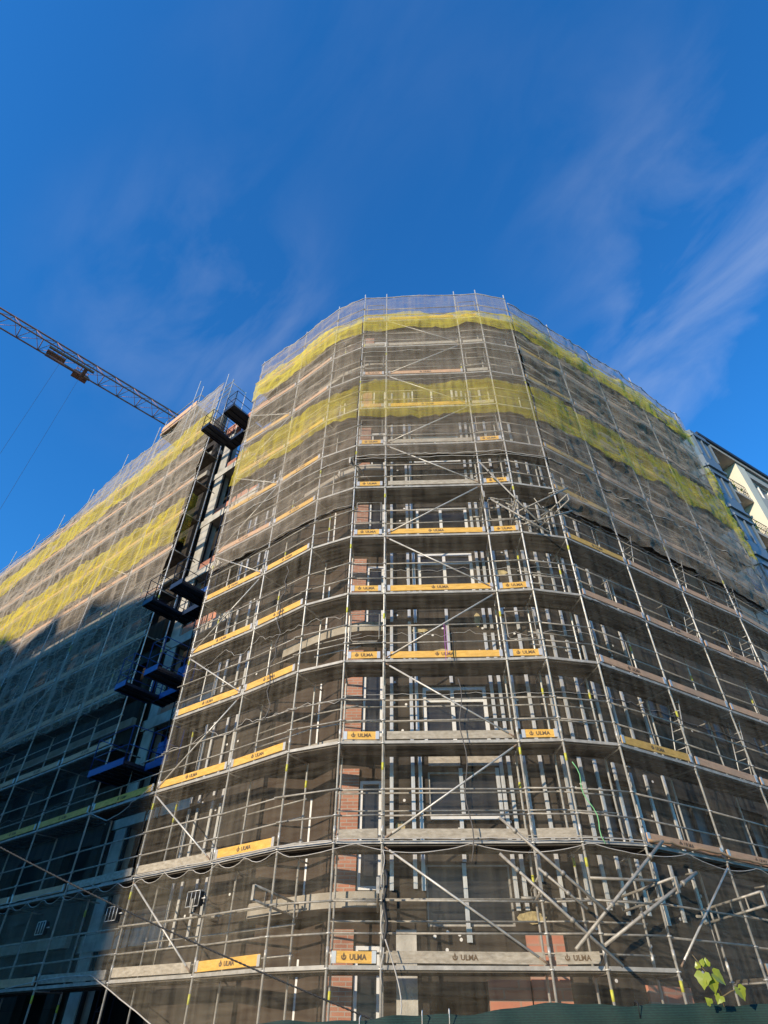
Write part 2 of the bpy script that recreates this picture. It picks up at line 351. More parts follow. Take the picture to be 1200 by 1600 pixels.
# ------------------------------------------------------------ lettering for the toe boards
def make_logo():
    cu = bpy.data.curves.new('t', 'FONT'); cu.body = 'ULMA'; cu.size = 0.112; cu.offset = 0.0035; cu.align_x = 'LEFT'; cu.resolution_u = 2; cu.space_character = 1.05
    ob = bpy.data.objects.new('t', cu); COL.objects.link(ob)
    dg = bpy.context.evaluated_depsgraph_get(); me = bpy.data.meshes.new_from_object(ob.evaluated_get(dg))
    vs = [(v.co.x, v.co.y) for v in me.vertices]; fs = [list(p.vertices) for p in me.polygons]
    bpy.data.objects.remove(ob); bpy.data.meshes.remove(me)
    w = max(v[0] for v in vs); h = max(v[1] for v in vs)
    # emblem: an open bowl with a drop above it
    vs = [(x + 0.05, y) for x, y in vs]; b = len(vs); n = 14
    for k in range(n + 1):
        a = math.radians(150 + 240 * k / n); vs += [(-0.05 + 0.046 * math.cos(a), h / 2 + 0.046 * math.sin(a)), (-0.05 + 0.029 * math.cos(a), h / 2 + 0.027 * math.sin(a) + 0.006)]
    for k in range(n): fs.append([b + 2 * k, b + 2 * k + 2, b + 2 * k + 3, b + 2 * k + 1])
    b = len(vs); vs += [(-0.05, h / 2 - 0.02), (-0.03, h / 2 + 0.02), (-0.05, h / 2 + 0.07), (-0.07, h / 2 + 0.02)]; fs.append([b, b + 1, b + 2, b + 3])
    x0 = min(v[0] for v in vs); x1 = max(v[0] for v in vs)
    return [(x - (x0 + x1) / 2, y - h / 2) for x, y in vs], fs
LOGO = make_logo()

def toe_board(a, b, z, kind, parent):
    mb = MB(); t = (b - a).normalized(); n = outn(a, b); ln = (b - a).length
    a2, b2 = a + t * 0.09, b - t * 0.09
    jig = random.uniform(-0.012, 0.012)
    mb.beam(P3D(a2, z + 0.115 + jig), P3D(b2, z + 0.115 - jig), 0.028, 0.175)
    if kind != 'greyb':
        for q in (a2, b2):
            c = q + (t if q is a2 else -t) * 0.035
            mb.box(P3D(c + n * 0.016, z + 0.115), V((t.x, t.y, 0)) * 0.04, V((n.x, n.y, 0)) * 0.006, (0, 0, 0.09), 2)
    mid = (a + b) / 2 + n * 0.0205; vs, fs = LOGO; base = len(mb.v)
    if kind == 'orange' or (kind == 'greyb' and z < 3 and a.x > -1) or (kind == 'pinkb' and random.random() < 0.4):
        for x, y in vs: q = mid + t * x; mb.v.append(P3D(q, z + 0.117 + y))
        for f in fs: mb.face([base + i for i in f], 1)
    return mb.build('toe_board', [kind, 'ink', 'plate'], parent)

# ------------------------------------------------------------ scaffold
def run_scaffold(name, label, path, levels, boards, braces, top, inner_rails=(), rails_to=99, group=None, poke=0.0, skip_deck=(), own=None, ztop=None, rings=False):
    root = empty(name, label, 'scaffold', group)
    root.location = (0, 0, 0)
    inn = offset(path, 0.73)
    for i, p in enumerate(path):
        if own and i not in own: continue
        tz = ztop[i] if ztop else top
        for q, inner in ((p, False), (inn[i], True)):
            mb = MB(); tt = tz if not inner else tz - 1.9
            z = 0.25
            mb.tube(P3D(q, 0.02), P3D(q, tt), 0.0245, 8)
            mb.box(P3D(q, 0.145), (0.07, 0, 0), (0, 0.07, 0), (0, 0, 0.012))
            for k in levels:
                for dz in ((-0.02, 0.5, 1.0) if not inner else (-0.02,)):
                    if LV(k) + dz < tt: mb.tube(P3D(q, LV(k) + dz - 0.012), P3D(q, LV(k) + dz + 0.012), 0.052, 8)
                mb.tube(P3D(q, LV(k) + 0.15), P3D(q, LV(k) + 0.3), 0.03, 8)
                if random.random() < 0.22:
                    zz = LV(k) + random.choice((-0.45, -0.3, 1.2, 1.4)); mb.tube(P3D(q, zz), P3D(q, zz + 0.16), 0.0275, 8, 1)
                if rings and not inner:
                    n = outn(path[max(i - 1, 0)], path[max(i, 1)]); t = V((-n.y, n.x))
                    c = q + n * 0.05
                    mb.path([P3D(c - t * (0.06 * math.sin(a)) - t * 0.05, LV(k) - 0.17 + 0.10 * math.cos(a)) for a in [x * 0.5 for x in range(0, 8)]], 0.009, 5)
            mb.build('standard', ['steel', 'yellow'], root)
    for j in range(len(path) - 1):
        a, b = path[j], path[j + 1]; ai, bi = inn[j], inn[j + 1]; t = (b - a).normalized(); n = outn(a, b)
        ti = (bi - ai).normalized()
        for k in levels:
            z = LV(k)
            kind = boards[j].get(k, boards[j].get('*', None))
            d = None
            if (j, k) not in skip_deck:
                mb = MB(); e = 0.035
                # outer fascia, planks with a slot between, perforated look kept as real ribs
                A, B, Ai, Bi = a + t * e, b - t * e, ai + ti * e, bi - ti * e
                mb.beam(P3D(A, z + 0.0), P3D(B, z + 0.0), 0.045, 0.062, 1)
                for f0, f1 in ((0.05, 0.49), (0.53, 0.97)):
                    q = [A.lerp(Ai, f0), B.lerp(Bi, f0), B.lerp(Bi, f1), A.lerp(Ai, f1)]
                    mb.prism([tuple(x) for x in q], z - 0.028, z + 0.02)
                    nr = int((B - A).length / 0.30)
                    for r in range(nr + 1):
                        u = r / nr; x0 = q[0].lerp(q[1], u); x1 = q[3].lerp(q[2], u)
                        mb.beam(P3D(x0, z - 0.038), P3D(x1, z - 0.038), 0.02, 0.018)
                    for s0, s1 in ((q[0], q[1]), (q[3], q[2])):
                        mb.beam(P3D(s0, z - 0.045), P3D(s1, z - 0.045), 0.014, 0.034)
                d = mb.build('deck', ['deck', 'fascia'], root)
                if kind: toe_board(a + n * 0.03, b + n * 0.03, z + 0.03, kind, d)
            if k <= rails_to:
                gr = MB(); ln = (b - a).length
                for dz in (0.5, 1.0):
                    p0, p1 = (poke * random.random() if poke else -0.03), (poke * random.random() if poke else -0.03)
                    off = n * (0.05 if (poke and dz == 1.0) else 0)
                    sag = random.uniform(-.02, .02)
                    gr.tube(P3D(a - t * p0 + off, z + dz + sag), P3D(b + t * p1 + off, z + dz - sag * .5), 0.019, 7)
                if ln < 1.2 and k > 3 and k % 2 == 0:
                    r = 0.07; zz = z + 1.0
                    u0, u1 = a + t * 0.12, b - t * 0.12
                    gr.path([P3D(u0, z + 1.35), P3D(u0, z + 0.62), P3D(u0 + t * 0.05, z + 0.55), P3D(u1 - t * 0.05, z + 0.55), P3D(u1, z + 0.62), P3D(u1, z + 1.35)], 0.014, 6)
                    gr.tube(P3D(u0, z + 1.35), P3D(u1, z + 1.35), 0.014, 6)
                if j % 2 == 0 and ln > 1.8:
                    m_ = a.lerp(b, 0.52); gr.tube(P3D(m_, z + 0.05), P3D(m_, z + 1.0), 0.013, 6)
                gr.build('guardrail', 'tube', root)
            if (j, k) in inner_rails:
                gr = MB()
                for dz in (0.28, 0.78, 1.15):
                    gr.tube(P3D(ai - ti * 0.1, z + dz), P3D(bi + ti * 0.06, z + dz), 0.019, 7)
                gr.build('inner_rail', 'tube', root)
        for (jj, k, rev) in braces:
            if jj != j: continue
            p, q = (a, b) if not rev else (b, a)        # p high, q low
            t2 = (q - p).normalized(); o = n * 0.055
            mb = MB(); s_, e_ = P3D(p + t2 * 0.06 + o, LV(k + 1) - 0.10), P3D(q - t2 * 0.06 + o, LV(k) + 0.06)
            dd = (e_ - s_)
            mb.tube(s_ + dd * 0.03, e_ - dd * 0.05, 0.021, 7); mb.tube(s_, s_ + dd * 0.03, 0.017, 6, 1); mb.tube(e_ - dd * 0.05, e_, 0.017, 6, 1)
            mb.build('diagonal_brace', ['steel', 'rust'], root)
    for i, p in enumerate(path):
        if own and i not in own: continue
        for k in levels:
            mb = MB(); z = LV(k) - 0.06
            mb.tube(P3D(p, z), P3D(inn[i], z), 0.02, 6)
            if k % 2 == 0: mb.tube(P3D(inn[i], z - 0.02), P3D(inn[i] + (inn[i] - p).normalized() * 0.34, z - 0.02), 0.02, 6)
            mb.build('transom', 'tube', root)
    return root

LVS = list(range(1, 13))
O, G, K, B_ = 'orange', 'greyb', 'pinkb', 'brownb'
left_path = [Q0, Q1, Q2, P2]
lb = [{1: G, 2: G, 7: K, 9: K, 11: K, 12: K, '*': O}, {10: K, 11: K, '*': O}, {}]
lbr = [(0, 1, 0), (0, 2, 0), (0, 3, 1), (0, 4, 0), (0, 5, 1), (0, 6, 0), (0, 7, 1), (0, 8, 0), (0, 9, 1), (0, 10, 0), (0, 11, 1)]
sc_left = run_scaffold('scaffold', 'scaffold run on the left curve of the corner building, beside the gap with blue platforms', left_path, LVS, lb, lbr, 27.0, own=(0, 1, 2), poke=0.22, inner_rails={(1, 2), (1, 1), (0, 1), (1, 3), (2, 3), (2, 4)})
front_path = [P2, P3, P4, P5, P6]
fb = [{1: O, 2: G, 9: K, 11: G, 10: K, '*': O}, {1: G, 2: G, 3: G, 7: G, 8: G, 10: K, 9: O, 11: G, '*': O}, {1: G, 2: G, 9: G, 10: G, 11: G, '*': O}, {}]
fbr = [(1, k, k % 2 == 0) for k in range(1, 12)]
sc_front = run_scaffold('scaffold', 'scaffold run on the rounded front, with orange toe boards and zigzag braces', front_path, LVS, fb, fbr, 27.05, poke=0.0, inner_rails={(0, 2), (1, 2), (2, 2), (0, 3), (1, 3), (2, 3), (3, 3), (3, 2), (1, 1), (2, 1), (0, 1), (3, 1), (3, 4), (3, 5)})
right_path = [P6, P7, P8, P9, PX]
rb = [{2: K, 4: K, 5: K, 7: O, '*': O}, {1: B_, 4: K, 8: K, '*': K}, {1: B_, 2: K, '*': K}, {'*': K}]
sc_right = run_scaffold('scaffold', 'scaffold run along the long right facade, ending beside the cream building', right_path, LVS, rb, [(0, 1, 1)], 26.75, own=(1, 2, 3, 4), skip_deck={(0, 1)}, rings=True)
wing_path = list(reversed(W))
nW = len(W)
wtop = [26.8] * (nW - 6) + [26.9, 27.4, 28.6, 29.0, 31.0, 28.9]
wb = [dict({3: O, '*': K}) for _ in range(nW - 1)]
wbr = [(nW - 4, 5, 1), (nW - 4, 8, 1), (nW - 3, 8, 0), (nW - 4, 11, 0)]
sc_wing = run_scaffold('scaffold', 'scaffold run on the long left wing, lower part in deep shade', wing_path, LVS, wb, wbr, 28, ztop=wtop)
gapb = [{2: G, 1: G, 3: O}]
sc_gap = run_scaffold('scaffold', 'low three-level scaffold bay in the gap below the lowest blue platform', [W0 + (Q0 - W0) * 0.02, Q0 + (W0 - Q0) * 0.02], [1, 2, 3], gapb, [], 7.0, own=(99,))

# access ladders on the right facade and loose tubes of the protection fan
def ladder(a, b, k, parent, side=0.12):
    t = (b - a).normalized(); n = outn(a, b)
    p = P3D(a + t * side - n * 0.35, LV(k) + 0.05); q = P3D(a + t * (side + 0.55) - n * 0.35, LV(k + 1) + 0.1)
    mb = MB(); w = V((n.x, n.y, 0)) * 0.16
    for s_ in (-1, 1): mb.tube(p + w * s_, q + w * s_, 0.014, 6)
    for r in range(1, 8): c = p.lerp(q, r / 8); mb.tube(c - w, c + w, 0.011, 5)
    mb.build('ladder', 'steel', parent)
for (a, b, k) in ((P7, P8, 3), (P8, P9, 3), (P8, P9, 5), (P7, P8, 6), (P9, PX, 5), (P8, P9, 6), (P9, PX, 6), (P8, P9, 2), (P9, PX, 7), (P8, P9, 8)): ladder(a, b, k, sc_right, 0.1 if k % 2 else 0.6)

def bracket(p, n, z, lo, hi, tilt, label, grp='lattice brackets of the protection fan', parent=None):
    mb = MB(); n3 = V((n.x, n.y, 0)); A = P3D(p, z) + n3 * (-lo) - V((0, 0, tilt * lo)); B = P3D(p, z) + n3 * hi + V((0, 0, tilt * hi))
    off = V((n.y, -n.x, 0)) * 0.07
    A += off; B += off; up = V((0, 0, 0.24))
    mb.tube(A, B, 0.024, 7); mb.tube(A + up, B + up, 0.024, 7)
    nr = int((B - A).length / 0.3)
    for r in range(nr + 1):
        c = A.lerp(B, r / nr); mb.beam(c, c + up, 0.03, 0.008, 0, up=n3.cross(V((0, 0, 1))))
    mb.box(B + up / 2 + n3 * 0.03, off.normalized() * 0.03, V((0, 0, 0.13)), n3 * 0.006)
    mb.tube(A - off + up * .5, A + off * 3 + up * .5, 0.03, 6)
    return mb.build('fan_bracket', 'tube', parent, label, 'bracket', grp)
nR = outn(P6, P8); nL = outn(Q1, P2); nF = V((0, -1))
bracket(P7, nR, 3.78, 0.9, 0.55, 0.1, 'grey lattice bracket sticking out at the far lower right, above the vine leaves')
bracket(P6, nR, 3.78, 0.85, 0.5, 0.1, 'grey lattice bracket between the big crossing tubes at lower right')
bracket(P4, nF, 3.78, 0.5, 0.35, 0.1, 'short lattice bracket on the post right of the lower window, seen end-on')
bracket(P3, nF, 3.70, 0.6, 0.55, 0.1, 'lattice bracket seen end-on above the torn net slit')
bracket(Q2, nL, 3.72, 0.9, 0.45, 0.1, 'dark lattice bracket on the left curve in front of the balcony slab')
bracket(Q1, nL, 3.72, 0.5, 0.3, 0.1, 'small clamp bracket on the left post above the lowest orange board')
bracket(P6, nR, 13.75, 0.9, 0.5, 0.1, 'high lattice bracket at the right end of the tube tangle')
bracket(P5, nF, 13.6, 0.9, 0.3, 0.1, 'high lattice bracket in the middle of the tube tangle')
bracket(P4, nF, 13.75, 0.5, 0.4, 0.1, 'high lattice bracket at the left end of the tube tangle')
bracket(P2, nL, 15.7, 0.9, 0.2, 0.05, 'high bracket with torn net on the left of the front')

def loose(p, q, r, label, m='tube', clamp=True):
    mb = MB(); mb.tube(p, q, r, 9)
    p, q = V(p), V(q)
    if clamp:
        for f in (0.16, 0.62): c = p.lerp(q, f); d = (q - p).normalized(); mb.tube(c - d * 0.035, c + d * 0.035, r * 1.6, 7, 0)
    return mb.build('fan_tube', [m, 'rust'], None, label, 'scaffold tube', 'loose tubes of the protection fan')
loose((2.33, 12.66, 5.05), (4.02, 12.5, 3.48), 0.028, 'upper of the two long parallel tubes sloping down right at lower right')
loose((2.25, 12.60, 4.40), (4.08, 12.42, 2.70), 0.028, 'lower of the two long parallel tubes sloping down right')
loose((5.48, 12.78, 4.69), (3.33, 12.40, 2.92), 0.030, 'steepest big tube rising right across the others to a free end')
loose((6.01, 12.90, 4.18), (3.86, 12.48, 2.99), 0.030, 'big tube rising right to the lattice bracket, lower of the two')
loose((2.97, 12.72, 4.19), (3.72, 12.62, 3.53), 0.024, 'short thin tube between the two long parallel tubes')
loose((3.96, 12.93, 4.08), (5.33, 13.12, 4.08), 0.026, 'level tube at the head of the lattice bracket', clamp=False)
loose((3.0, 12.75, 15.4), (4.42, 12.62, 12.75), 0.026, 'long high tube sloping down right through the tangle')
loose((3.15, 12.9, 13.98), (4.6, 12.55, 12.35), 0.028, 'thick high tube below the tangle sloping down right')
loose((3.95, 12.78, 13.35), (5.65, 12.95, 14.5), 0.024, 'high tube rising right from the tangle, upper one')
loose((3.98, 12.68, 12.75), (5.55, 12.85, 13.45), 0.024, 'high tube rising right from the tangle, lower one')
mb = MB()
for k in range(9):
    a = V((random.uniform(3.6, 5.0), random.uniform(12.75, 13.6), random.uniform(13.1, 14.2))); b = a + V((random.uniform(-.7, .9), random.uniform(-.2, .3), random.uniform(-.5, .5)))
    mb.tube(a, b, 0.018, 6)
mb.tube((3.2, 12.9, 14.0), (4.1, 13.2, 14.05), 0.02, 6); mb.tube((4.0, 12.8, 14.0), (4.0, 13.3, 12.9), 0.02, 6)
mb.build('tube_cluster', 'tube', None, 'tangle of short scaffold tubes high on the right edge of the front', 'scaffold tubes')

# ------------------------------------------------------------ building
bld = empty('apartment_building', 'brick and dark-clad corner apartment block under construction behind scaffold and netting', 'building')
ROOF = 26.7
def wall_seg(a, b, z0, z1, m, name='wall', th=0.25, holes=(), dots=0):
    """wall from a to b (outer face on the line), with rectangular openings (u0,u1,z0,z1)"""
    mb = MB(); t = (b - a).normalized(); n = outn(a, b); ln = (b - a).length
    us = sorted({0, ln} | {h[0] for h in holes} | {h[1] for h in holes}); zs = sorted({z0, z1} | {h[2] for h in holes} | {h[3] for h in holes})
    for u0, u1 in zip(us, us[1:]):
        run0 = None
        for q0, q1 in list(zip(zs, zs[1:])) + [(None, None)]:
            hole = q0 is None or any(h[0] <= (u0 + u1) / 2 <= h[1] and h[2] <= (q0 + q1) / 2 <= h[3] for h in holes)
            if not hole:
                if run0 is None: run0 = q0
                run1 = q1
            elif run0 is not None:
                c = a + t * ((u0 + u1) / 2) - n * (th / 2)
                bi = len(mb.v)
                mb.box(P3D(c, (run0 + run1) / 2), V((t.x, t.y, 0)) * (u1 - u0) / 2, V((-n.x, -n.y, 0)) * th / 2, (0, 0, (run1 - run0) / 2))
                mb.uv[-4] = [(u0, run0), (u1, run0), (u1, run1), (u0, run1)]; run0 = None
    for k in range(dots):
        u, z = random.uniform(0.1, ln - 0.1), random.uniform(z0 + 0.3, min(z1, 17))
        if any(h[0] - .05 < u < h[1] + .05 and h[2] - .05 < z < h[3] + .05 for h in holes): continue
        c = a + t * u + n * 0.004
        mb.tube(P3D(c - n * 0.003, z), P3D(c + n * 0.004, z), 0.032, 10, 1)
    return mb.build(name, [m, 'anchor'], bld)
def window(a, t, n, u0, u1, z0, z1, mull=(), trans=(), w=0.075, fm='white', setb=0.06, parent=None):
    fr = MB(); T = V((t.x, t.y, 0)); Nn = V((n.x, n.y, 0)); o = P3D(a, 0) - Nn * setb
    def bar(ua, ub, za, zb): fr.box(o + T * ((ua + ub) / 2) + V((0, 0, (za + zb) / 2)), T * (ub - ua) / 2, Nn * 0.035, (0, 0, (zb - za) / 2))
    bar(u0, u0 + w, z0, z1); bar(u1 - w, u1, z0, z1); bar(u0 + w, u1 - w, z1 - w, z1); bar(u0 + w, u1 - w, z0, z0 + w)
    for m_ in mull: bar(m_ - w / 2, m_ + w / 2, z0 + w, z1 - w)
    for m_ in trans: fr.box(o - Nn * 0.004 + T * ((u0 + u1) / 2) + V((0, 0, m_)), T * ((u1 - u0) / 2 - w), Nn * 0.03, (0, 0, w / 2))
    f = fr.build('window', fm, parent or bld)
    gl = MB(); gl.box(o - Nn * 0.05 + T * ((u0 + u1) / 2) + V((0, 0, (z0 + z1) / 2)), T * ((u1 - u0) / 2 - 0.01), Nn * 0.008, (0, 0, (z1 - z0) / 2 - 0.01)); gl.build('pane', 'glass', f)
    return f
off = 1.15
inm = offset([Q0, Q1, Q2, P2, P3, P4, P5, P6, P7, P8, P9, PX, PY], off)
iQ0, iQ1, iQ2, iP2, iP3, iP4, iP5, iP6, iP7, iP8, iP9, iPX, iPY = inm
Fa, Fb = V((0.08, 14.33)), V((3.98, 14.12)); Fc = iP6 + V((-0.1, 0.0))
# front wall with openings
fh = [(0.88, 2.62, 3.47, 4.55), (1.0, 2.66, 5.45, 6.45), (0.95, 2.56, 6.95, 8.56), (0.95, 2.6, 11.0, 12.92), (0.95, 2.6, 13.6, 14.80), (0.95, 2.6, 17.0, 18.4), (0.95, 2.6, 20.2, 21.5)]
wall_seg(Fa, Fb, 2.65, ROOF, 'wall', holes=fh, dots=95)
wall_seg(Fa, Fb, 0.0, 2.65, 'wall', holes=[(0.9, 1.95, 0.0, 2.4)])
ft, fn = (Fb - Fa).normalized(), outn(Fa, Fb)
window(Fa, ft, fn, 0.88, 2.62, 3.47, 4.55, w=0.035, setb=0.05, fm='tube')
studs_extra = [(Fa + ft * 1.68, ft, fn, 3.2, 4.56)]
window(Fa, ft, fn, 1.0, 2.66, 5.45, 6.45, w=0.045, fm='tube')
p = MB(); c = Fa + ft * 1.83; p.box(P3D(c + fn * 0.02, 5.44), V((ft.x, ft.y, 0)) * 0.8, V((fn.x, fn.y, 0)) * 0.04, (0, 0, 0.035)); p.build('window_sill', 'white', bld)
studs_extra += [(Fa + ft * 1.76, ft, fn, 5.5, 6.5), (Fa + ft * 2.6, ft, fn, 5.4, 6.5)]
window(Fa, ft, fn, 0.95, 2.56, 6.95, 8.56, mull=(1.7,), trans=(8.2,), w=0.09)
window(Fa, ft, fn, 0.95, 2.6, 11.0, 12.92, mull=(1.75,), trans=(12.55,), w=0.09)
window(Fa, ft, fn, 0.95, 2.6, 13.6, 14.80, mull=(1.75,), w=0.09)
window(Fa, ft, fn, 0.95, 2.6, 17.0, 18.4, mull=(1.75,))
window(Fa, ft, fn, 0.95, 2.6, 20.2, 21.5, mull=(1.75,))
for u in (1.0, 1.9):
    p = MB(); c = Fa + ft * (u + .4); p.box(P3D(c + fn * 0.03, 6.68), V((ft.x, ft.y, 0)) * 0.37, V((fn.x, fn.y, 0)) * 0.02, (0, 0, 0.12)); p.build('lintel_panel', 'greyb', bld)
for (u0, u1, z0, z1) in ((1.97, 2.75, 1.2, 2.63), (2.78, 3.5, 0.6, 3.35)):
    p = MB(); c = Fa + ft * ((u0 + u1) / 2); p.box(P3D(c + fn * 0.05, (z0 + z1) / 2), V((ft.x, ft.y, 0)) * (u1 - u0) / 2, V((fn.x, fn.y, 0)) * 0.04, (0, 0, (z1 - z0) / 2)); p.build('brick_panel', 'hollow', bld)
p = MB(); c = Fa + ft * 0.45; p.box(P3D(c + fn * 0.06, 1.7), V((ft.x, ft.y, 0)) * 0.2, V((fn.x, fn.y, 0)) * 0.05, (0, 0, 1.7)); p.build('concrete_column', 'lconcrete', bld)
for (u, z, w_, h_) in ((2.95, 3.62, .28, .12), (2.55, 10.55, .10, .28), (0.95, 10.2, .3, .06), (1.5, 9.55, .25, .07), (0.35, 5.2, .12, .2), (3.4, 12.1, .2, .1)):
    p = MB(); c = Fa + ft * u + fn * 0.012; pl_ = [(w_ * math.cos(a_) * random.uniform(.6, 1.1), h_ * math.sin(a_) * random.uniform(.6, 1.1)) for a_ in [x * math.pi / 6 for x in range(12)]]
    b0 = len(p.v)
    for dd_ in (0, 0.02):
        for x_, y_ in pl_: p.v.append(P3D(c + ft * x_ + fn * dd_, z + y_))
    p.face([b0 + 12 + i for i in range(12)][::-1]); p.face([b0 + i for i in range(12)])
    for i in range(12): p.face([b0 + i, b0 + (i + 1) % 12, b0 + 12 + (i + 1) % 12, b0 + 12 + i])
    p.build('foam_patch', 'foam', bld)
# right facade
wall_seg(Fb, Fc, 0, ROOF, 'wall', dots=30)
wall_seg(Fc, iP7, 0, ROOF, 'wall', dots=50, holes=[(0.3, 1.5, 0.3, 2.4), (0.35, 1.6, 5.3, 6.5), (.35, 1.6, 8.6, 9.9), (.35, 1.6, 11.8, 13.0)])
wall_seg(iP7, iP8, 0, ROOF, 'wall', dots=8, holes=[(0.7, 2.0, 5.2, 6.4), (.7, 2.0, 8.4, 9.6), (.7, 2, 11.6, 12.8)])
wall_seg(iP8, iPX + (iP9 - iPX).normalized() * 0.0, 0, ROOF, 'wall', holes=[(x, x + 1.3, z, z + 1.4) for x in (0.6, 3.2) for z in (5.2, 8.4, 11.6, 14.8)])
wall_seg(iPX, iPY, 0, ROOF, 'concrete')
for s0, s1, hs in ((Fc, iP7, (0.3,)), (iP7, iP8, (0.7,)), (iP8, iPX, (0.6, 3.2))):
    t, n = (s1 - s0).normalized(), outn(s0, s1)
    for h in hs:
        for z in (5.25, 8.5, 11.7): window(s0, t, n, h + 0.05, h + 1.25, z + 0.03, z + 1.15, mull=(h + .6,), w=0.05, fm='dark', setb=0.12)
p = MB(); t, n = (iP7 - Fc).normalized(), outn(Fc, iP7); c = Fc + t * 0.95; p.box(P3D(c + n * 0.04, 1.4), V((t.x, t.y, 0)) * 0.6, V((n.x, n.y, 0)) * 0.03, (0, 0, 1.2)); p.build('brick_panel', 'hollow', bld)
# left curve: clad wall first, then set-back balconies with brick piers
wall_seg(iQ0, iQ1, 0, ROOF, 'wall', dots=30)
rec = [iQ1, V((-1.75, 15.75)), V((-1.0, 14.85)), V((0.08, 14.80))]
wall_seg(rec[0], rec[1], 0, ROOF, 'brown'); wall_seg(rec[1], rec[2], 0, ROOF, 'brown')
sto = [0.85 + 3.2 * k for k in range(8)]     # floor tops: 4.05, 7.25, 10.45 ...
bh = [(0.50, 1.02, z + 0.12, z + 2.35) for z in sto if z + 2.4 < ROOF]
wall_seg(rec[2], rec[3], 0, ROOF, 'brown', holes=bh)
rt, rn = (rec[3] - rec[2]).normalized(), outn(rec[2], rec[3])
for z in sto:
    if z + 2.4 > ROOF: continue
    window(rec[2], rt, rn, 0.50, 1.02, z + 0.12, z + 2.35, w=0.07, setb=0.03)
    p = MB(); c = rec[2] + rt * 0.24; p.box(P3D(c + rn * 0.035, z + 1.32), V((rt.x, rt.y, 0)) * 0.235, V((rn.x, rn.y, 0)) * 0.03, (0, 0, 1.3)); p.build('brick_pier', 'brick', bld)
wall_seg(V((0.08, 14.80)), V((0.09, 14.33)), 0, ROOF, 'brown', th=0.1)
t, n = (rec[1] - rec[0]).normalized(), outn(rec[0], rec[1])
for z in sto:
    if z + 2.4 < ROOF: window(rec[0], t, n, 1.35, 2.0, z + 0.1, z + 2.2, w=0.07, setb=-0.01)
curve_o = offset([Q1, Q2, P2, P3, P4], 1.0)[:4]
curve_o[0] = curve_o[0].lerp(curve_o[1], 0.12); curve_o[-1] = V((0.06, 14.24))
def smooth(pts, n=4):
    out = []
    for i in range(len(pts) - 1):
        p0, p1, p2, p3 = pts[max(i - 1, 0)], pts[i], pts[i + 1], pts[min(i + 2, len(pts) - 1)]
        for k in range(n):
            t = k / n; out.append(0.5 * ((2 * p1) + (p2 - p0) * t + (2 * p0 - 5 * p1 + 4 * p2 - p3) * t * t + (3 * p1 - p0 - 3 * p2 + p3) * t ** 3))
    return out + [pts[-1]]
co = smooth(curve_o)
for z in sto:
    mb = MB(); back = [rec[3] - V((0.03, 0)), rec[2], rec[1], rec[0]]
    mb.prism([tuple(p) for p in co] + [tuple(p + V((0, 0.1))) for p in back], z - 0.28, z); mb.build('balcony_slab', 'concrete', bld)
# galvanised studs standing off the clad walls
studs = list(studs_extra)
def stud_row(a, b, us, zr, gapz=3.2):
    t, n = (b - a).normalized(), outn(a, b)
    for u in us:
        z = zr[0] + random.uniform(0, .15)
        while z < zr[1] - 0.5:
            z2 = min(z + gapz - 0.12 + random.uniform(-.05, .05), zr[1])
            studs.append((a + t * (u + random.uniform(-.02, .02)), t, n, z, z2)); z = z2 + 0.14
stud_row(Fa, Fb, (0.17, 0.66, 0.82), (3.95, 21)); stud_row(Fa, Fb, (2.72, 2.9), (3.6, 21)); stud_row(Fa, Fb, (3.25,), (4.2, 21)); stud_row(Fa, Fb, (3.62,), (3.6, 21))
for z0, z1 in ((8.62, 10.9), (3.2, 3.45), (4.58, 5.4), (12.95, 13.55)): studs.append((Fa + ft * 1.70, ft, fn, z0, z1))
stud_row(Fb, Fc, (0.25, 0.66), (3.7, 20)); stud_row(Fc, iP7, (0.28, 0.9, 1.45, 1.95), (3.6, 18)); stud_row(iP7, iP8, (0.25,), (3.6, 13))
stud_row(iQ0, iQ1, (0.12, 0.45, 1.05, 1.40), (3.4, 19.5), 3.2)
cpos = V((0, 0, 1.6))
studs.sort(key=lambda s_: ((P3D(s_[0], (s_[3] + s_[4]) / 2) - cpos).length) / (s_[4] - s_[3]))
def stud_mesh(mb, s_):
    p, t, n, z0, z1 = s_; T, Nn = V((t.x, t.y, 0)), V((n.x, n.y, 0)); c = P3D(p, (z0 + z1) / 2); h = V((0, 0, (z1 - z0) / 2))
    mb.box(c + Nn * 0.075, T * 0.042, Nn * 0.002, h); mb.box(c + Nn * 0.055 + T * 0.040, T * 0.002, Nn * 0.018, h * .998); mb.box(c + Nn * 0.055 - T * 0.040, T * 0.002, Nn * 0.018, h * .998)
    mb.box(c + Nn * 0.076, T * 0.009, Nn * 0.0045, h * .996)
for s_ in studs[:100]: mb = MB(); stud_mesh(mb, s_); mb.build('wall_stud', 'stud', bld)
mb = MB()
for s_ in studs[100:]: stud_mesh(mb, s_)
if studs[100:]: mb.build('wall_stud', 'stud', bld, kind='stuff')
inw = [p for p in offset([iQ0, iQ1, iQ2, iP2, iP3, iP4, iP5, iP6, iP7, iP8, iP9, iPX, iPY], 3.2)]
for a_, b_ in zip(inw, inw[1:]):
    mb = MB(); mb.beam(P3D(a_, ROOF / 2), P3D(b_, ROOF / 2), 0.1, ROOF); mb.build('dark_inner_backing', 'dark', bld)  # dark sheets added to stop sky light showing through the openings
# roof of the corner part and its closing walls
roofpoly = [iQ0, iQ1, rec[1], rec[2], rec[3], Fa, Fb, Fc, iP7, iP8, iPX, iPY, V((12, 34)), V((0, 34))]
mb = MB(); mb.prism([tuple(p) for p in roofpoly], ROOF, ROOF + 0.3); mb.build('roof', 'concrete', bld)
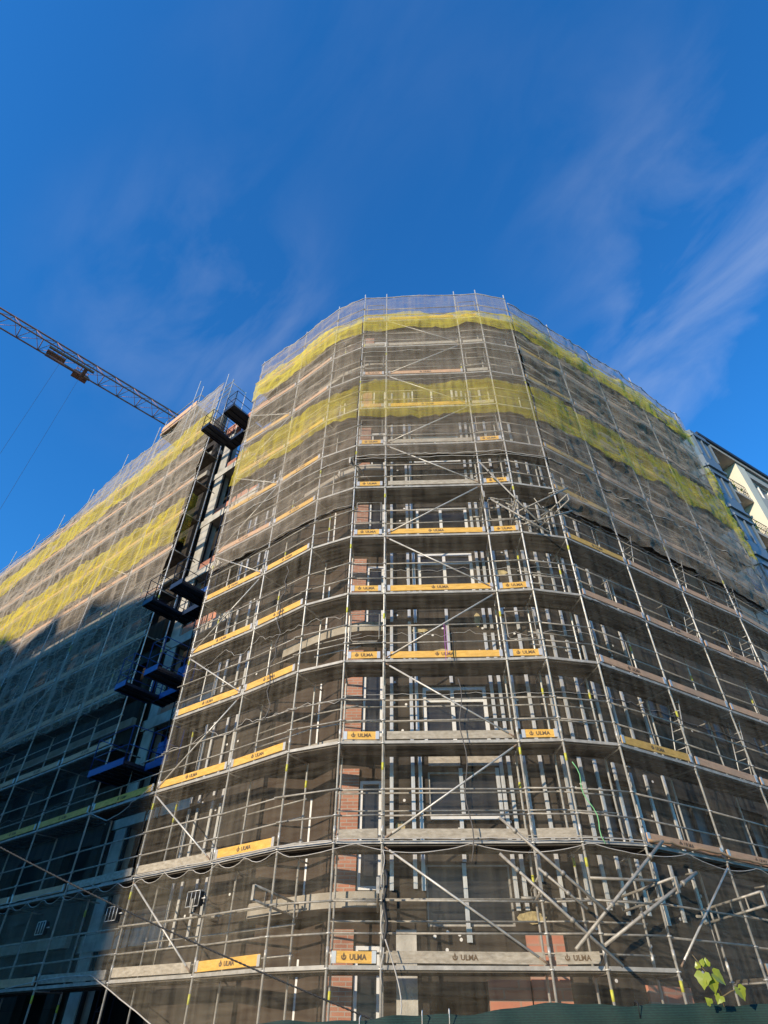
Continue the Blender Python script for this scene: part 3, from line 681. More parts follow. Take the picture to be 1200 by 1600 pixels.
# gap between the two scaffolds: slabs, clay block parapets and deep openings
gt, gn = (Q0 - W0).normalized(), outn(W0, Q0)
Ga, Gb = W0 - gn * 1.7 - gt * 2.2, Q0 - gn * 1.7 + gt * 0.6
gl_ = (Gb - Ga).length
for z in [1.0] + [0.85 + 3.2 * k for k in range(1, 8)]:
    hi = min(z + 3.2, ROOF)
    def gpiece(name, u0, u1, z0, z1, m, pr=0.0, dp=0.3):
        mb = MB(); c = Ga + gt * ((u0 + u1) / 2) + gn * (pr - dp / 2)
        mb.box(P3D(c, (z0 + z1) / 2), V((gt.x, gt.y, 0)) * (u1 - u0) / 2, V((-gn.x, -gn.y, 0)) * dp / 2, (0, 0, (z1 - z0) / 2)); return mb.build(name, m, bld)
    gpiece('floor_slab', 0, gl_, z - 0.42, z - 0.02, 'lconcrete', 0.08, 0.5)
    gpiece('parapet', 1.55, gl_, z, z + 0.42, 'hollow', 0.0, 0.2)
    gpiece('concrete_pier', 0.9, 1.48, z, hi - 0.44, 'lconcrete', 0.05, 0.4)
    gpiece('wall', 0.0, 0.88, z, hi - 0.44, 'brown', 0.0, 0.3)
    gpiece('window_jamb', 1.49, 1.58, z + 0.43, hi - 0.44, 'dark', 0.02, 0.1)
gpiece('roof_edge', 0, gl_, ROOF - .4, ROOF + 0.15, 'hollow', 0.1, 0.4)
mb = MB(); c = (Ga + Gb) / 2 - gn * 2.6; mb.box(P3D(c, ROOF / 2), V((gt.x, gt.y, 0)) * (gl_ / 2 + 1), V((gn.x, gn.y, 0)) * 0.1, (0, 0, ROOF / 2)); mb.build('wall', 'dark', bld)  # near-black sheet standing for the unlit rooms behind the gap
# left wing facade with window openings and slabs
Wo = [p - outn(W[-1], W0) * 1.3 for p in W]
wa, wb_ = Wo[-1], Wo[0] + (Wo[1] - Wo[0]).normalized() * 1.4
wl = (wb_ - wa).length; wt, wn = (wb_ - wa).normalized(), outn(wa, wb_)
holes = []
for k in range(9):
    for z in [0.85 + 3.2 * j for j in range(0, 8)]:
        holes.append((wl - 2.0 - 3.05 * k, wl - 0.4 - 3.05 * k, z + 0.95, z + 2.35))
holes = [h for h in holes if h[0] > 0.1]
wall_seg(wa, wb_, 0, 26.2, 'wall', holes=holes)
mb = MB(); q1_ = wb_ + (Wo[1] - Wo[0]).normalized() * 7.6; mb.beam(P3D(wb_, 27.05), P3D(q1_, 27.05), 0.22, 1.7); mb.build('parapet', 'brown', bld)
for z in [0.85 + 3.2 * j for j in range(8)]:
    mb = MB(); mb.beam(P3D(wa + wn * 0.06, z - 0.18), P3D(wb_ + wn * 0.06, z - 0.18), 0.16, 0.3); mb.build('floor_slab', 'concrete', bld)
mb = MB(); c = (wa + wb_) / 2 - wn * 2.4; mb.box(P3D(c, 12.3), V((wt.x, wt.y, 0)) * (wl / 2), V((wn.x, wn.y, 0)) * 0.1, (0, 0, 12.3)); mb.build('wall', 'dark', bld)  # near-black backing gives the wing openings their inside darkness
mb = MB(); c = (wa + wb_) / 2 - wn * 5.2; mb.box(P3D(c, 24.95), V((wt.x, wt.y, 0)) * (wl / 2), V((wn.x, wn.y, 0)) * 5.2, (0, 0, 0.14)); mb.build('roof', 'concrete', bld)
mb = MB(); q = W0 + (W[1] - W0).normalized() * 13; q2 = q + (W[1] - W0).normalized() * 5
mb.beam(P3D(q - wn * 0.8, 26.0), P3D(q2 - wn * 0.8, 26.0), 1.5, 0.16); mb.build('roof_edge', 'eave', bld)

# ------------------------------------------------------------ nets
def fold(s, z, seed, sh=0.35):
    a = noise.noise(V((s * 0.55 + seed, z * 1.5 + s * sh, seed * 2.1)))
    b = noise.noise(V((s * 1.7 + seed, z * 3.6 - s * sh * 1.5, seed)))
    r1 = (1 - min(1, abs(a) * 3.2)) ** 2; r2 = (1 - min(1, abs(b) * 3.2)) ** 2
    return r1 * 0.6 + r2 * 0.35 + 0.5 * a
def make_net(name, path, zlo, zhi, off, amp, m, label, step=0.14, seed=1.0, cat='safety net', group=None, sh=0.35, vert=0.0, s0=0.0, s1=None, hems=(), bunch=None):
    cum = [0]
    for a, b in zip(path, path[1:]): cum.append(cum[-1] + (b - a).length)
    tot = cum[-1] if s1 is None else s1
    nrm = []
    for i in range(len(path)):
        n1 = outn(path[max(i - 1, 0)], path[max(i, 1)]); n2 = outn(path[min(i, len(path) - 2)], path[min(i + 1, len(path) - 1)]); nrm.append((n1 + n2).normalized())
    def at(s):
        for i in range(len(path) - 1):
            if s <= cum[i + 1] or i == len(path) - 2:
                f = (s - cum[i]) / (cum[i + 1] - cum[i]); f = min(max(f, 0), 1.3); return path[i].lerp(path[i + 1], f), nrm[i].lerp(nrm[i + 1], min(f, 1)).normalized(), math.sin(math.pi * min(max(f, 0), 1))
    ns = max(2, int((tot - s0) / step)); zr = max((zhi(s) if callable(zhi) else zhi) - (zlo(s) if callable(zlo) else zlo) for s in (s0, (s0 + tot) / 2, tot)); nz_ = max(2, int(zr / step))
    mb = MB()
    for i in range(ns + 1):
        s = s0 + (tot - s0) * i / ns; p, n, bel = at(s)
        z0 = zlo(s) if callable(zlo) else zlo; z1 = zhi(s) if callable(zhi) else zhi
        for j in range(nz_ + 1):
            z = z0 + (z1 - z0) * j / nz_
            lev = abs(math.sin(math.pi * (z - H0 - 1.0) / 2))
            d = off + amp * fold(s, z, seed, sh) * (0.35 + 0.65 * bel) + 0.03 * bel * lev
            if vert: d += vert * (1 - min(1, abs(noise.noise(V((s * 2.6 + seed, z * 0.25, 3.3)))) * 3)) ** 2
            zz = z
            if bunch: zz += bunch * noise.noise(V((s * 0.8, j * 0.1, seed + 9)))
            q = p + n * d; mb.v.append(V((q.x, q.y, zz)))
    for i in range(ns):
        for j in range(nz_):
            a = i * (nz_ + 1) + j; idx = [a, a + nz_ + 1, a + nz_ + 2, a + 1]
            uv = []
            for q in idx: uv.append(((q // (nz_ + 1)) * (tot - s0) / ns + s0, mb.v[q].z))
            mb.face(idx, 0, uv, True)
    o = mb.build(name, m, None, label, cat, group)
    for (zf, r, hm, wob) in hems:
        h = MB(); pts = []
        for i in range(0, ns + 1):
            s = s0 + (tot - s0) * i / ns; p, n, bel = at(s); z = (zf(s) if callable(zf) else zf) + wob * noise.noise(V((s * 1.4, 2.2, seed))) + wob * .5 * noise.noise(V((s * 5, 1.2, seed)))
            q = p + n * (off + amp * fold(s, z, seed, sh) * (0.35 + 0.65 * bel) + 0.03); pts.append((q.x, q.y, z))
        h.path(pts, r, 5); h.build('hem', hm, o)
    return o
left_net = [Q0, Q1, Q2, P2]; front_net = [P2, P3, P4, P5, P6]; right_net = [P6, P7, P8, P9, PX, PY]; right_up = [P6, P7, P8, P9, PX]
low_all = [W[2], W[1], W0, Q0, Q1, Q2, P2, P3, P4, P5, P6, P7, P8, P9, PX, PY]
cl = [0]
for a, b in zip(low_all, low_all[1:]): cl.append(cl[-1] + (b - a).length)
sQ0 = cl[3]; sW0 = cl[2]; sP3 = cl[7]
def scal(s):                     # laced top edge of the lowest net: scallops between ties
    per = 0.9 if s < sP3 - 2 else 2.3
    return 4.67 - 0.17 * abs(math.sin(math.pi * s / per)) ** 0.8
def lowbot(s):
    if s < sW0 - 2.5: return 2.55
    if s < sQ0 + 2.6: f = (s - (sW0 - 2.5)) / (sQ0 + 2.6 - sW0 + 2.5); return 2.62 + 0.25 * math.sin(f * math.pi) - max(0, (f - 0.62)) * 2.3
    return 1.6
make_net('safety_net', low_all, lowbot, scal, 0.11, 0.05, 'net_low', 'lowest grey net with scalloped laced top and a swooping lower edge at left', seed=3.1, vert=0.05, hems=((scal, 0.008, 'hem', 0), (lowbot, 0.012, 'hem', 0)))
def gaptop(s):                   # top of the low net in the gap, sagging under the lowest platform
    return 4.72
make_net('safety_net', [W0, Q0], 4.70, lambda s: 6.25 + 0.55 * abs(s / 3.26 - 0.45) * 2, 0.09, 0.10, 'net_wshade', 'sagging shaded net below the lowest orange board in the gap', seed=8.8, vert=.05, hems=((lambda s: 6.25 + 0.55 * abs(s / 3.26 - 0.45) * 2, 0.012, 'hem', 0),))
tear = lambda s: 13.86 + 0.13 * noise.noise(V((s * 1.1, 0, 0))) - (0.16 if s < 5.0 else 0.0) * (0.5 + 0.5 * math.sin(s * 4.3))
make_net('safety_net', left_net, 4.72, tear, 0.07, 0.045, 'net_mid', 'thin grey net over the lower left curve, torn along its top', seed=5.2, hems=((tear, 0.010, 'hemd', 0), (7.75, 0.007, 'hem', 0.22), (10.1, 0.006, 'hem', 0.3), (11.6, 0.006, 'hemd', 0.25), (4.74, 0.012, 'hem', 0.01)))
make_net('safety_net', left_net, 13.86, 26.55, 0.07, 0.14, 'net_up', 'dense creased grey net over the upper left curve', seed=6.4, vert=0.05, hems=((16.05, 0.016, 'hem', 0.07), (26.5, 0.02, 'hem', 0.02), (13.9, 0.009, 'hem', 0.05)))
make_net('safety_net', front_net, 4.72, 16.0, 0.07, 0.03, 'net_mid', 'thin grey net over the lower front, nearly see-through', seed=7.7, hems=((4.76, 0.010, 'hem', 0.02), (7.8, 0.006, 'hem', 0.05), (15.98, 0.014, 'hem', 0.05), (11.4, 0.006, 'hem', 0.12), (9.4, 0.005, 'hem', 0.2)))
make_net('safety_net', front_net, 16.05, 26.6, 0.07, 0.07, 'net_up', 'dense grey net over the upper front between the two yellow bands', seed=2.7, vert=0.04, hems=((16.10, 0.018, 'hem', 0.09), (26.55, 0.02, 'hem', 0.02), (20.3, 0.008, 'hem', 0.06), (22.2, 0.012, 'hem', 0.1)))
make_net('safety_net', right_net, 4.72, 13.8, 0.07, 0.05, 'net_mid', 'thin grey net over the lower right facade', seed=9.1, vert=0.03, hems=((4.8, 0.03, 'brownb', 0.06), (7.8, 0.014, 'hemd', 0.1), (13.72, 0.016, 'hemd', 0.2), (10.6, 0.010, 'hemd', 0.12)))
make_net('safety_net', right_up, 13.9, 26.2, 0.07, 0.20, 'net_up', 'dense crumpled grey net over the upper right facade', seed=4.4, vert=0.04, sh=0.5, hems=((16.0, 0.018, 'hem', 0.1), (26.15, 0.02, 'hem', 0.03), (20.4, 0.012, 'hemd', 0.16)))
for pth, nm, sd in ((left_net, 'left curve', 1.3), (front_net, 'front', 2.9), (right_up, 'right facade', 4.9)):
    make_net('safety_net', pth, lambda s, q=sd: 18.05 + 0.3 * noise.noise(V((s * .7, q, 1))) + 0.12 * noise.noise(V((s * 3, q, 2))), lambda s, q=sd: 20.0 + 0.28 * noise.noise(V((s * .6, q, 5))) + 0.1 * noise.noise(V((s * 3, q, 7))), 0.13, 0.10, 'net_yel', 'lower yellow net band across the upper ' + nm, seed=sd, vert=0.08, group='yellow net bands')
    make_net('safety_net', pth, 23.85 if nm != 'left curve' else 23.5, 25.0 if nm != 'left curve' else 24.9, 0.14, 0.20 if nm != 'front' else 0.14, 'net_yel2', 'upper bunched yellow net band across the top of the ' + nm, seed=sd + 3, vert=0.03, sh=0.15, bunch=0.35, group='yellow net bands', hems=((24.85, 0.02, 'net_yel2', 0.1),))
make_net('safety_net', [PX - (PX - P9).normalized() * 0.75, PX + (PX - P9).normalized() * 0.05], 16.6, 22.0, 0.16, 0.22, 'net_yel2', 'upright strip of crumpled yellow net at the right end of the scaffold', seed=12.0, vert=0.1, step=0.1)
make_net('safety_net', [PX, PY], 13.9, 16.9, 0.07, 0.1, 'net_mid', 'small grey net flap past the right end of the scaffold', seed=13.0)
# left wing nets
wing_net = list(reversed(W)); cw = [0]
for a, b in zip(wing_net, wing_net[1:]): cw.append(cw[-1] + (b - a).length)
TW = cw[-1]
def wtopf(s):
    u = TW - s
    for u0, u1, z0, z1 in ((0, 3.2, 28.0, 28.05), (3.2, 3.9, 28.05, 27.0), (3.9, 9, 27.0, 26.9), (9, 14, 26.9, 25.1), (14, 60, 25.1, 24.8)):
        if u0 <= u <= u1: return z0 + (z1 - z0) * (u - u0) / (u1 - u0)
    return 24.8
make_net('safety_net', wing_net, 10.3, wtopf, 0.07, 0.15, 'net_wing', 'creased grey net over the sunlit upper part of the left wing', seed=14.2, step=0.17, vert=0.08, hems=((wtopf, 0.02, 'hem', 0.03), (14.3, 0.015, 'hem', 0.15), (21.0, 0.015, 'hem', 0.15)))
make_net('safety_net', wing_net, 4.74, 10.35, 0.08, 0.06, 'net_wshade', 'grey net, coloured darker for the shade, over the lower part of the left wing', seed=15.2, step=0.17, vert=0.03, hems=((4.78, 0.014, 'hem', 0.05), (7.3, 0.012, 'hemd', 0.12), (10.3, 0.010, 'hemd', 0.15)))
make_net('safety_net', wing_net, lambda s: 17.0 + 0.05 * math.sin(s * 2), 19.5, 0.14, 0.14, 'net_yel', 'lower yellow net band across the left wing', seed=16.2, step=0.15, vert=0.12, group='yellow net bands')
make_net('safety_net', wing_net, lambda s: 23.9 - 0.10 * (TW - s), lambda s: 25.8 - 0.12 * (TW - s), 0.14, 0.12, 'net_yel', 'upper yellow net band across the left wing', seed=17.2, step=0.15, vert=0.08, group='yellow net bands')
wnn = outn(W[1], W0)
make_net('safety_net', [W0, W0 - wnn * 0.8], 24.6, 27.8, 0.03, 0.16, 'net_wing', 'grey net folded round the top end of the left wing scaffold at the gap', seed=18.2, step=0.14, vert=0.15)
make_net('safety_net', [W0 + gt * .04, W0 - wnn * 0.34 + gt * .04], 17.0, 19.8, 0.05, 0.2, 'net_yel', 'yellow net flap folded round the end of the left wing scaffold', seed=19.2, step=0.14, vert=0.12)

mb = MB(); mb.box((-0.62, 13.5, LV(6) + 0.14), (0.17, 0.03, 0), (-0.02, 0.12, 0), (0, 0, 0.11)); mb.box((-0.6, 13.5, LV(6) + 0.31), (0.15, -0.02, 0), (0.02, 0.11, 0), (0, 0, 0.055))
mb.build('block_stack', 'hollow', None, 'small stack of red clay blocks on a deck left of the front post', 'blocks')
mb = MB(); c_ = V((-0.22, 13.5, LV(6) + 0.03))
for i in range(6): z_ = i * 0.06; mb.tube(c_ + V((0, 0, z_)), c_ + V((0, 0, z_ + 0.06)), 0.10 + i * 0.006, 14)
mb.build('bucket', 'white', None, 'white bucket on the deck beside the red clay blocks', 'bucket')
mb = MB(); mb.box((2.75, 13.35, LV(6) + 0.12), (0.22, 0.02, 0), (0, 0.13, 0), (0.01, 0, 0.09)); mb.box((2.72, 13.35, LV(6) + 0.27), (0.2, -0.03, 0), (0, 0.12, 0), (0, 0, 0.06)); mb.build('sack_pile', 'greyb', None, 'two pale sacks on the middle front deck just left of the tube tangle', 'sacks')

# dark strips standing for torn vertical slits and hanging cords on the netting
def cord(name, pts, r, m, label, cat='cord'):
    mb = MB(); mb.path(pts, r, 6); return mb.build(name, m, None, label, cat)
n_ = outn(Q1, Q2)
pts = []
for i in range(26):
    z = 12.4 - i * 0.19; q = Q2.lerp(Q1, 0.42) + n_ * 0.13; w = 0.05 * math.sin(i * 1.7) + 0.05 * math.sin(i * 0.6)
    pts.append((q.x + w, q.y, z))
cord('tear_dark_strip', pts, 0.016, 'hemd', 'dark strip drawn for the vertical tear running down the net on the left curve', 'tear')
pts = [(0.05 + 0.03 * math.sin(i), 13.08, 4.55 - i * 0.11) for i in range(20)]
cord('rope', pts, 0.010, 'hem', 'grey rope hanging beside the front post above the green fence', 'rope')
pts = [(0.10 + 0.28 * math.sin(math.pi * i / 14), 13.0 - 0.05, 3.1 - 1.15 * math.sin(math.pi * i / 14 / 2) - 0.1 * math.sin(math.pi * i / 14)) for i in range(15)]
cord('net_hem_loop', pts, 0.012, 'hem', 'loop of net edge sagging round a hole by the front post', 'net edge')
cord('tear_dark_strip', [(0.10 + 0.03 * math.sin(i * 1.1), 13.05, 4.2 - i * 0.12) for i in range(11)], 0.03, 'black', 'black strip for the dark seen through the net slit right of the front post', 'tear')  # solid strip painted black for the darkness inside the slit
cord('rope', [(4.05 + 0.03 * i + 0.05 * math.sin(i), 12.85, 6.2 - 0.13 * i) for i in range(13)], 0.010, 'greenr', 'thin green rope hanging on the right edge of the front', 'rope')
mb = MB(); mb.beam((1.53, 12.86, 9.55), (1.52, 12.86, 8.55), 0.03, 0.008, 0, up=(1, 0, 0)); mb.beam((1.585, 12.86, 9.5), (1.575, 12.86, 8.7), 0.02, 0.008, 0, up=(1, 0, 0)); mb.build('strap', 'purple', None, 'purple strap hanging over an orange board in the middle of the front', 'strap')
cord('rope', [(1.78 + 0.05 * math.sin(i * 0.9), 12.9, 8.1 - i * 0.21) for i in range(19)], 0.012, 'hemd', 'twisted dark cord hanging down the middle bay of the front', 'cord')

# ------------------------------------------------------------ roof scaffold on the left wing
ext = empty('roof_scaffold', 'small scaffold platform with a timber deck on top of the left wing', 'scaffold')
wdir = (W[1] - W0).normalized(); wi = V((-wdir.y, wdir.x)); wi = wi if wi.y > 0 else -wi
def wp(u, d, z): q = W0 + wdir * u + wi * d; return V((q.x, q.y, z))
for (u, zt) in ((3.3, 31.0), (6.6, 30.2)):
    for d in (0.35, 1.5):
        mb = MB(); mb.tube(wp(u, d, 25.1), wp(u, d, zt), 0.026, 7); mb.build('standard', 'steel', ext)
mb = MB(); mb.prism([tuple(wp(3.2, .3, 0).xy), tuple(wp(3.2, 1.6, 0).xy), tuple(wp(6.7, 1.6, 0).xy), tuple(wp(6.7, .3, 0).xy)][::-1], 28.9, 29.1)
for k in range(5): mb.beam(wp(3.4 + k * .75, .25, 28.82), wp(3.4 + k * .75, 1.65, 28.82), 0.1, 0.12, 0)
for k in range(12): mb.beam(wp(3.3, .4 + k * .1, 29.16), wp(6.6, .42 + k * .1, 29.16), 0.085, 0.1)
mb.build('deck', 'brownb', ext)
mb = MB(); mb.beam(wp(3.3, .28, 29.35), wp(6.6, .28, 29.35), 0.03, 0.42); mb.build('toe_board', 'pinkb', ext)
for dz in (0.55, 1.1):
    mb = MB(); mb.tube(wp(3.3, .35, 29.1 + dz), wp(6.6, .35, 29.1 + dz), 0.022, 6); mb.tube(wp(3.3, .35, 29.1 + dz), wp(3.3, 1.5, 29.1 + dz), 0.022, 6); mb.build('guardrail', 'tube', ext)
mb = MB(); mb.tube(wp(3.3, .35, 28.8), wp(6.6, .35, 27.2), 0.022, 6); mb.tube(wp(3.3, .35, 27.2), wp(6.6, .35, 28.8), 0.022, 6); mb.build('diagonal_brace', 'tube', ext)
ra = empty('edge_rail', 'roof edge railing with posts along the top of the left wing', 'railing')
for i, u in enumerate([0.2, 1.6, 3.1, 7.0, 8.4, 10.0, 12.2, 14.2, 16.2]):
    zt = 29.1 if u < 3.2 else (28.9 if u < 9 else 28.9 - (u - 9) * 0.26)
    mb = MB(); mb.tube(wp(u, .45, 25.1), wp(u, .45, zt), 0.024, 6)
    if i % 2 == 0: mb.tube(wp(u, .45, zt - .3), wp(u, 1.4, zt - .3), 0.02, 6); mb.tube(wp(u, 1.4, 25.1), wp(u, 1.4, zt - .2), 0.024, 6)
    mb.build('post', 'steel', ra)
for dz in (0.1, 0.6, 1.1):
    mb = MB(); mb.path([wp(0.1, .45, 29.0 - dz), wp(3.2, .45, 29.0 - dz), wp(6.6, .45, 28.8 - dz), wp(9.2, .45, 28.8 - dz), wp(16.4, .45, 26.9 - dz)], 0.02, 6); mb.build('rail', 'tube', ra)

# ------------------------------------------------------------ blue mast-climber platforms in the gap
def gp(u, d, z): q = W0 + gt * u - gn * d; return V((q.x, q.y, z))   # d towards the building
def platform(z, col, label, full=False):
    root = empty('work_platform', label, 'work platform', 'blue work platforms in the gap')
    def slab(u0, u1, d0, d1):
        mb = MB(); c = (gp(u0, d0, z) + gp(u1, d1, z)) / 2
        mb.box(c, V((gt.x, gt.y, 0)) * (u1 - u0) / 2, V((-gn.x, -gn.y, 0)) * (d1 - d0) / 2, (0, 0, 0.045))
        k = u0 + 0.1
        while k < u1: mb.beam(gp(k, d0 + .02, z - 0.065), gp(k, d1 - .02, z - 0.065), 0.03, 0.04); k += 0.28
        mb.beam(gp(u0, d0 - .012, z + .02), gp(u1, d0 - .012, z + .02), 0.022, 0.2, 1); mb.beam(gp(u0 - .012, d0, z + .02), gp(u0 - .012, d1, z + .02), 0.022, 0.2, 1)
        mb.build('deck', ['blued', col], root)
        gr = MB()
        for (ua, da), (ub, db) in (((u0, d0), (u1, d0)), ((u0, d0), (u0, d1)), ((u1, d0), (u1, d1))):
            for h in (0.5, 1.05): gr.path([gp(ua, da, z + h), gp(ub, db, z + h)], 0.013, 6)
            gr.tube(gp(ua, da, z), gp(ua, da, z + 1.05), 0.018, 6); gr.tube(gp(ub, db, z), gp(ub, db, z + 1.05), 0.018, 6)
        gr.build('railing', 'blued' if col == 'blued' else 'blue', root)
    if full:
        slab(0.15, 2.0, -0.5, 0.6)
        slab(2.02, 2.9, 0.2, 0.62)
    else:
        slab(0.55, 1.15, -0.75, 0.5); slab(2.15, 2.85, -0.75, 0.5); slab(0.7, 2.8, 0.52, 1.0)
    mb = MB(); mb.box(gp(1.7, 0.8, z + 0.55), V((gt.x, gt.y, 0)) * 0.3, V((gn.x, gn.y, 0)) * 0.03, (0, 0, 0.5)); mb.build('gate', 'blue', root)
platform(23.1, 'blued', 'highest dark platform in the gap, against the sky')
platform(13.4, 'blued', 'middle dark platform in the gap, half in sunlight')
platform(10.2, 'blue', 'shaded blue platform in the gap, third from the top')
platform(7.65, 'blue', 'lowest and largest blue platform in the gap, above the orange board', True)
mast = MB()
for du, dd in ((0.9, 1.25), (1.2, 1.25), (0.9, 1.5), (1.2, 1.5)): mast.tube(gp(du, dd, 0), gp(du, dd, 24), 0.02, 6)
for k in range(48):
    z = 0.3 + k * 0.5; mast.tube(gp(0.9, 1.25, z), gp(1.2, 1.25, z + .5 if k % 2 else z), 0.012, 5); mast.tube(gp(0.9, 1.25, z), gp(0.9, 1.5, z + .25), 0.012, 5)
mast.build('hoist_mast', 'blued', None, 'slim lattice mast the blue platforms climb, in front of the concrete pier', 'mast')

# ------------------------------------------------------------ flood lights
def flood(c, n, label):
    root = empty('floodlight', label, 'floodlight', 'caged floodlights on the scaffold'); root.location = c
    T = V((-n.y, n.x, 0)); Nn = V((n.x, n.y, 0)); w, h, d = 0.2, 0.13, 0.05
    mb = MB(); mb.box((0, 0, 0), T * w, Nn * d, (0, 0, h)); mb.build('housing', 'black', root)
    mb = MB(); mb.box(Nn * (d + 0.004), T * (w - .03), Nn * 0.003, (0, 0, h - .03)); mb.build('lens', 'glass', root)
    mb = MB()
    for zz in (-h - .01, h + .01): mb.tube(-T * w + V((0, 0, zz)) + Nn * .07, T * w + V((0, 0, zz)) + Nn * .07, 0.009, 5)
    for k in (-1, -.33, .33, 1): mb.tube(T * w * k + V((0, 0, -h)) + Nn * .07, T * w * k + V((0, 0, h)) + Nn * .07, 0.008, 5)
    mb.tube(T * w, T * w * 1.6, 0.014, 6); mb.build('cage', 'steel', root)
flood((-6.30, 16.85, 3.98), outn(Q0, Q1), 'caged floodlight beside the left post of the corner scaffold')
flood((-8.85, 18.95, 3.95), outn(W1, W0), 'shaded caged floodlight on the left wing, leftmost')
flood((-3.95, 15.0, 4.0), outn(Q0, Q1), 'small dark floodlight on the second post of the left curve')

# ------------------------------------------------------------ tower crane
cr_ = empty('tower_crane', 'brown lattice tower crane with its jib reaching over the left wing', 'crane')
ja, jb = V((-38.0, 7.7, 36.0)), V((-7.6, 35.6, 36.0)); jd = (jb - ja).normalized(); js = V((-jd.y, jd.x, 0)); jl = (jb - ja).length
mb = MB(); hw, hh = 0.55, 1.05
for o_ in (js * hw, -js * hw): mb.tube(ja + o_, jb + o_, 0.055, 6)
top = V((0, 0, hh)); mb.tube(ja + top, jb + top, 0.06, 6)
nb = int(jl / 1.35)
for k in range(nb):
    p = ja + jd * (k * jl / nb); q = ja + jd * ((k + 1) * jl / nb); mid = (p + q) / 2 + top
    for o_ in (js * hw, -js * hw): mb.tube(p + o_, mid, 0.022, 5); mb.tube(mid, q + o_, 0.022, 5)
    mb.tube(p + js * hw, p - js * hw, 0.03, 5, 1); mb.tube(p + js * hw, q - js * hw, 0.016, 5)
mb.build('jib', ['crane', 'craneb'], cr_)
tpos = ja + jd * ((V((-21.6, 23.3)) - ja.xy).dot(jd.xy))
mb = MB(); mb.beam(tpos - jd * 1.5 - js * .4 - V((0, 0, .15)), tpos + jd * 1.5 - js * .4 - V((0, 0, .15)), .14, .14); mb.beam(tpos - jd * 1.5 + js * .4 - V((0, 0, .15)), tpos + jd * 1.5 + js * .4 - V((0, 0, .15)), .14, .14); mb.box(tpos - jd * 0.9 - V((0, 0, 0.2)), jd * 0.6, js * 0.16, (0, 0, 0.06)); mb.box(tpos + jd * 1.0 - V((0, 0, 0.2)), jd * 0.12, js * 0.3, (0, 0, 0.05)); mb.build('trolley', 'craneb', cr_)
mb = MB(); c = tpos + jd * 0.9 + js * 1.0
for h in (0, 0.5, 1.0): mb.tube(c - jd * 0.4 + V((0, 0, h)), c + jd * 0.4 + V((0, 0, h)), 0.03, 5)
for s_ in (-1, 1): mb.tube(c + jd * 0.4 * s_, c + jd * .4 * s_ + V((0, 0, 1)), 0.03, 5)
mb.box(c - js * .3, jd * 0.5, js * 0.35, (0, 0, 0.04)); mb.build('basket', 'crane', cr_)
for s_ in (-0.5, 0.9):
    mb = MB(); p = tpos + jd * s_ - js * 0.4; mb.tube(p - V((0, 0, .3)), V((p.x, p.y, 9)), 0.007, 4); mb.build('hoist_rope', 'black', cr_)
mb = MB(); c = tpos + jd * .2 - js * .4; mb.box((c.x, c.y, 8.8), jd * 0.8, js * 0.15, (0, 0, 0.25)); mb.tube((c.x, c.y, 8.6), (c.x, c.y, 7.9), 0.05, 6); mb.build('hook_block', 'craneb', cr_)
mb = MB()
for a_ in (-1, 1):
    for b_ in (-1, 1): mb.tube(jb + jd * a_ * .7 + js * b_ * .7 - V((0, 0, 36)), jb + jd * a_ * .7 + js * b_ * .7, 0.09, 6)
for k in range(24):
    z = k * 1.5
    for o1, o2 in ((jd + js, jd - js), (jd - js, -jd - js), (-jd - js, -jd + js), (-jd + js, jd + js)):
        p, q = jb + o1 * .7, jb + o2 * .7; mb.tube((p.x, p.y, z), (q.x, q.y, z + 1.5), 0.04, 5)
mb.build('mast', 'crane', cr_)

# ------------------------------------------------------------ cream neighbour on the right
nb_ = empty('neighbour_building', 'cream apartment block with grey bay windows, balconies and a dark roof edge at the right', 'building')
tt = V((0.857, 0.515)); nn2 = V((-0.515, 0.857)); no = P6 + nn2 * 1.8
def np_(u, d, z): q = no + tt * u + nn2 * d; return V((q.x, q.y, z))       # d away from street
def nbox(name, u0, u1, d0, d1, z0, z1, m, parent=None, mb=None, mi=0):
    own_ = mb is None; mb = mb or MB(); c = (np_(u0, d0, z0) + np_(u1, d1, z1)) / 2
    mb.box(c, V((tt.x, tt.y, 0)) * (u1 - u0) / 2, V((nn2.x, nn2.y, 0)) * (d1 - d0) / 2, (0, 0, (z1 - z0) / 2), mi)
    return mb.build(name, m, parent or nb_) if own_ else None
U0_, U1_ = 14.6, 42
nbox('eave', 16.4, U1_, -0.45, 12, 29.0, 29.24, 'eave'); nbox('soffit', 16.45, U1_, -0.34, 11.9, 28.72, 28.99, 'soffit')
# recess back wall, cream fin, windowed front greyed for its faint light
nbox('wall', U0_, 20.0, 1.9, 2.2, 0, 28.7, 'cream')
nbox('wall', 20.0, 20.9, -0.25, 2.2, 0, 28.7, 'cream')
holes2 = [(u, z) for u in (21.1, 23.9, 27.2) for z in [2.6 + 3.1 * k for k in range(9)]]
fw = MB(); zc = [0.0]
us = [20.9, 21.15, 23.25, 24.3, 26.4, 27.5, 29.6, U1_]
for i in range(len(us) - 1):
    if i % 2 == 0: nbox('', us[i], us[i + 1], -0.2, 0.1, 0, 28.7, None, mb=fw)
    else:
        z = 0.0
        for k in range(9):
            z1 = 26.45 - (8 - k) * 3.1; nbox('', us[i], us[i + 1], -0.2, 0.1, z, z1, None, mb=fw); z = z1 + 1.65
        nbox('', us[i], us[i + 1], -0.2, 0.1, z, 28.7, None, mb=fw)
fw.build('greyed_front', 'greyfr', nb_)
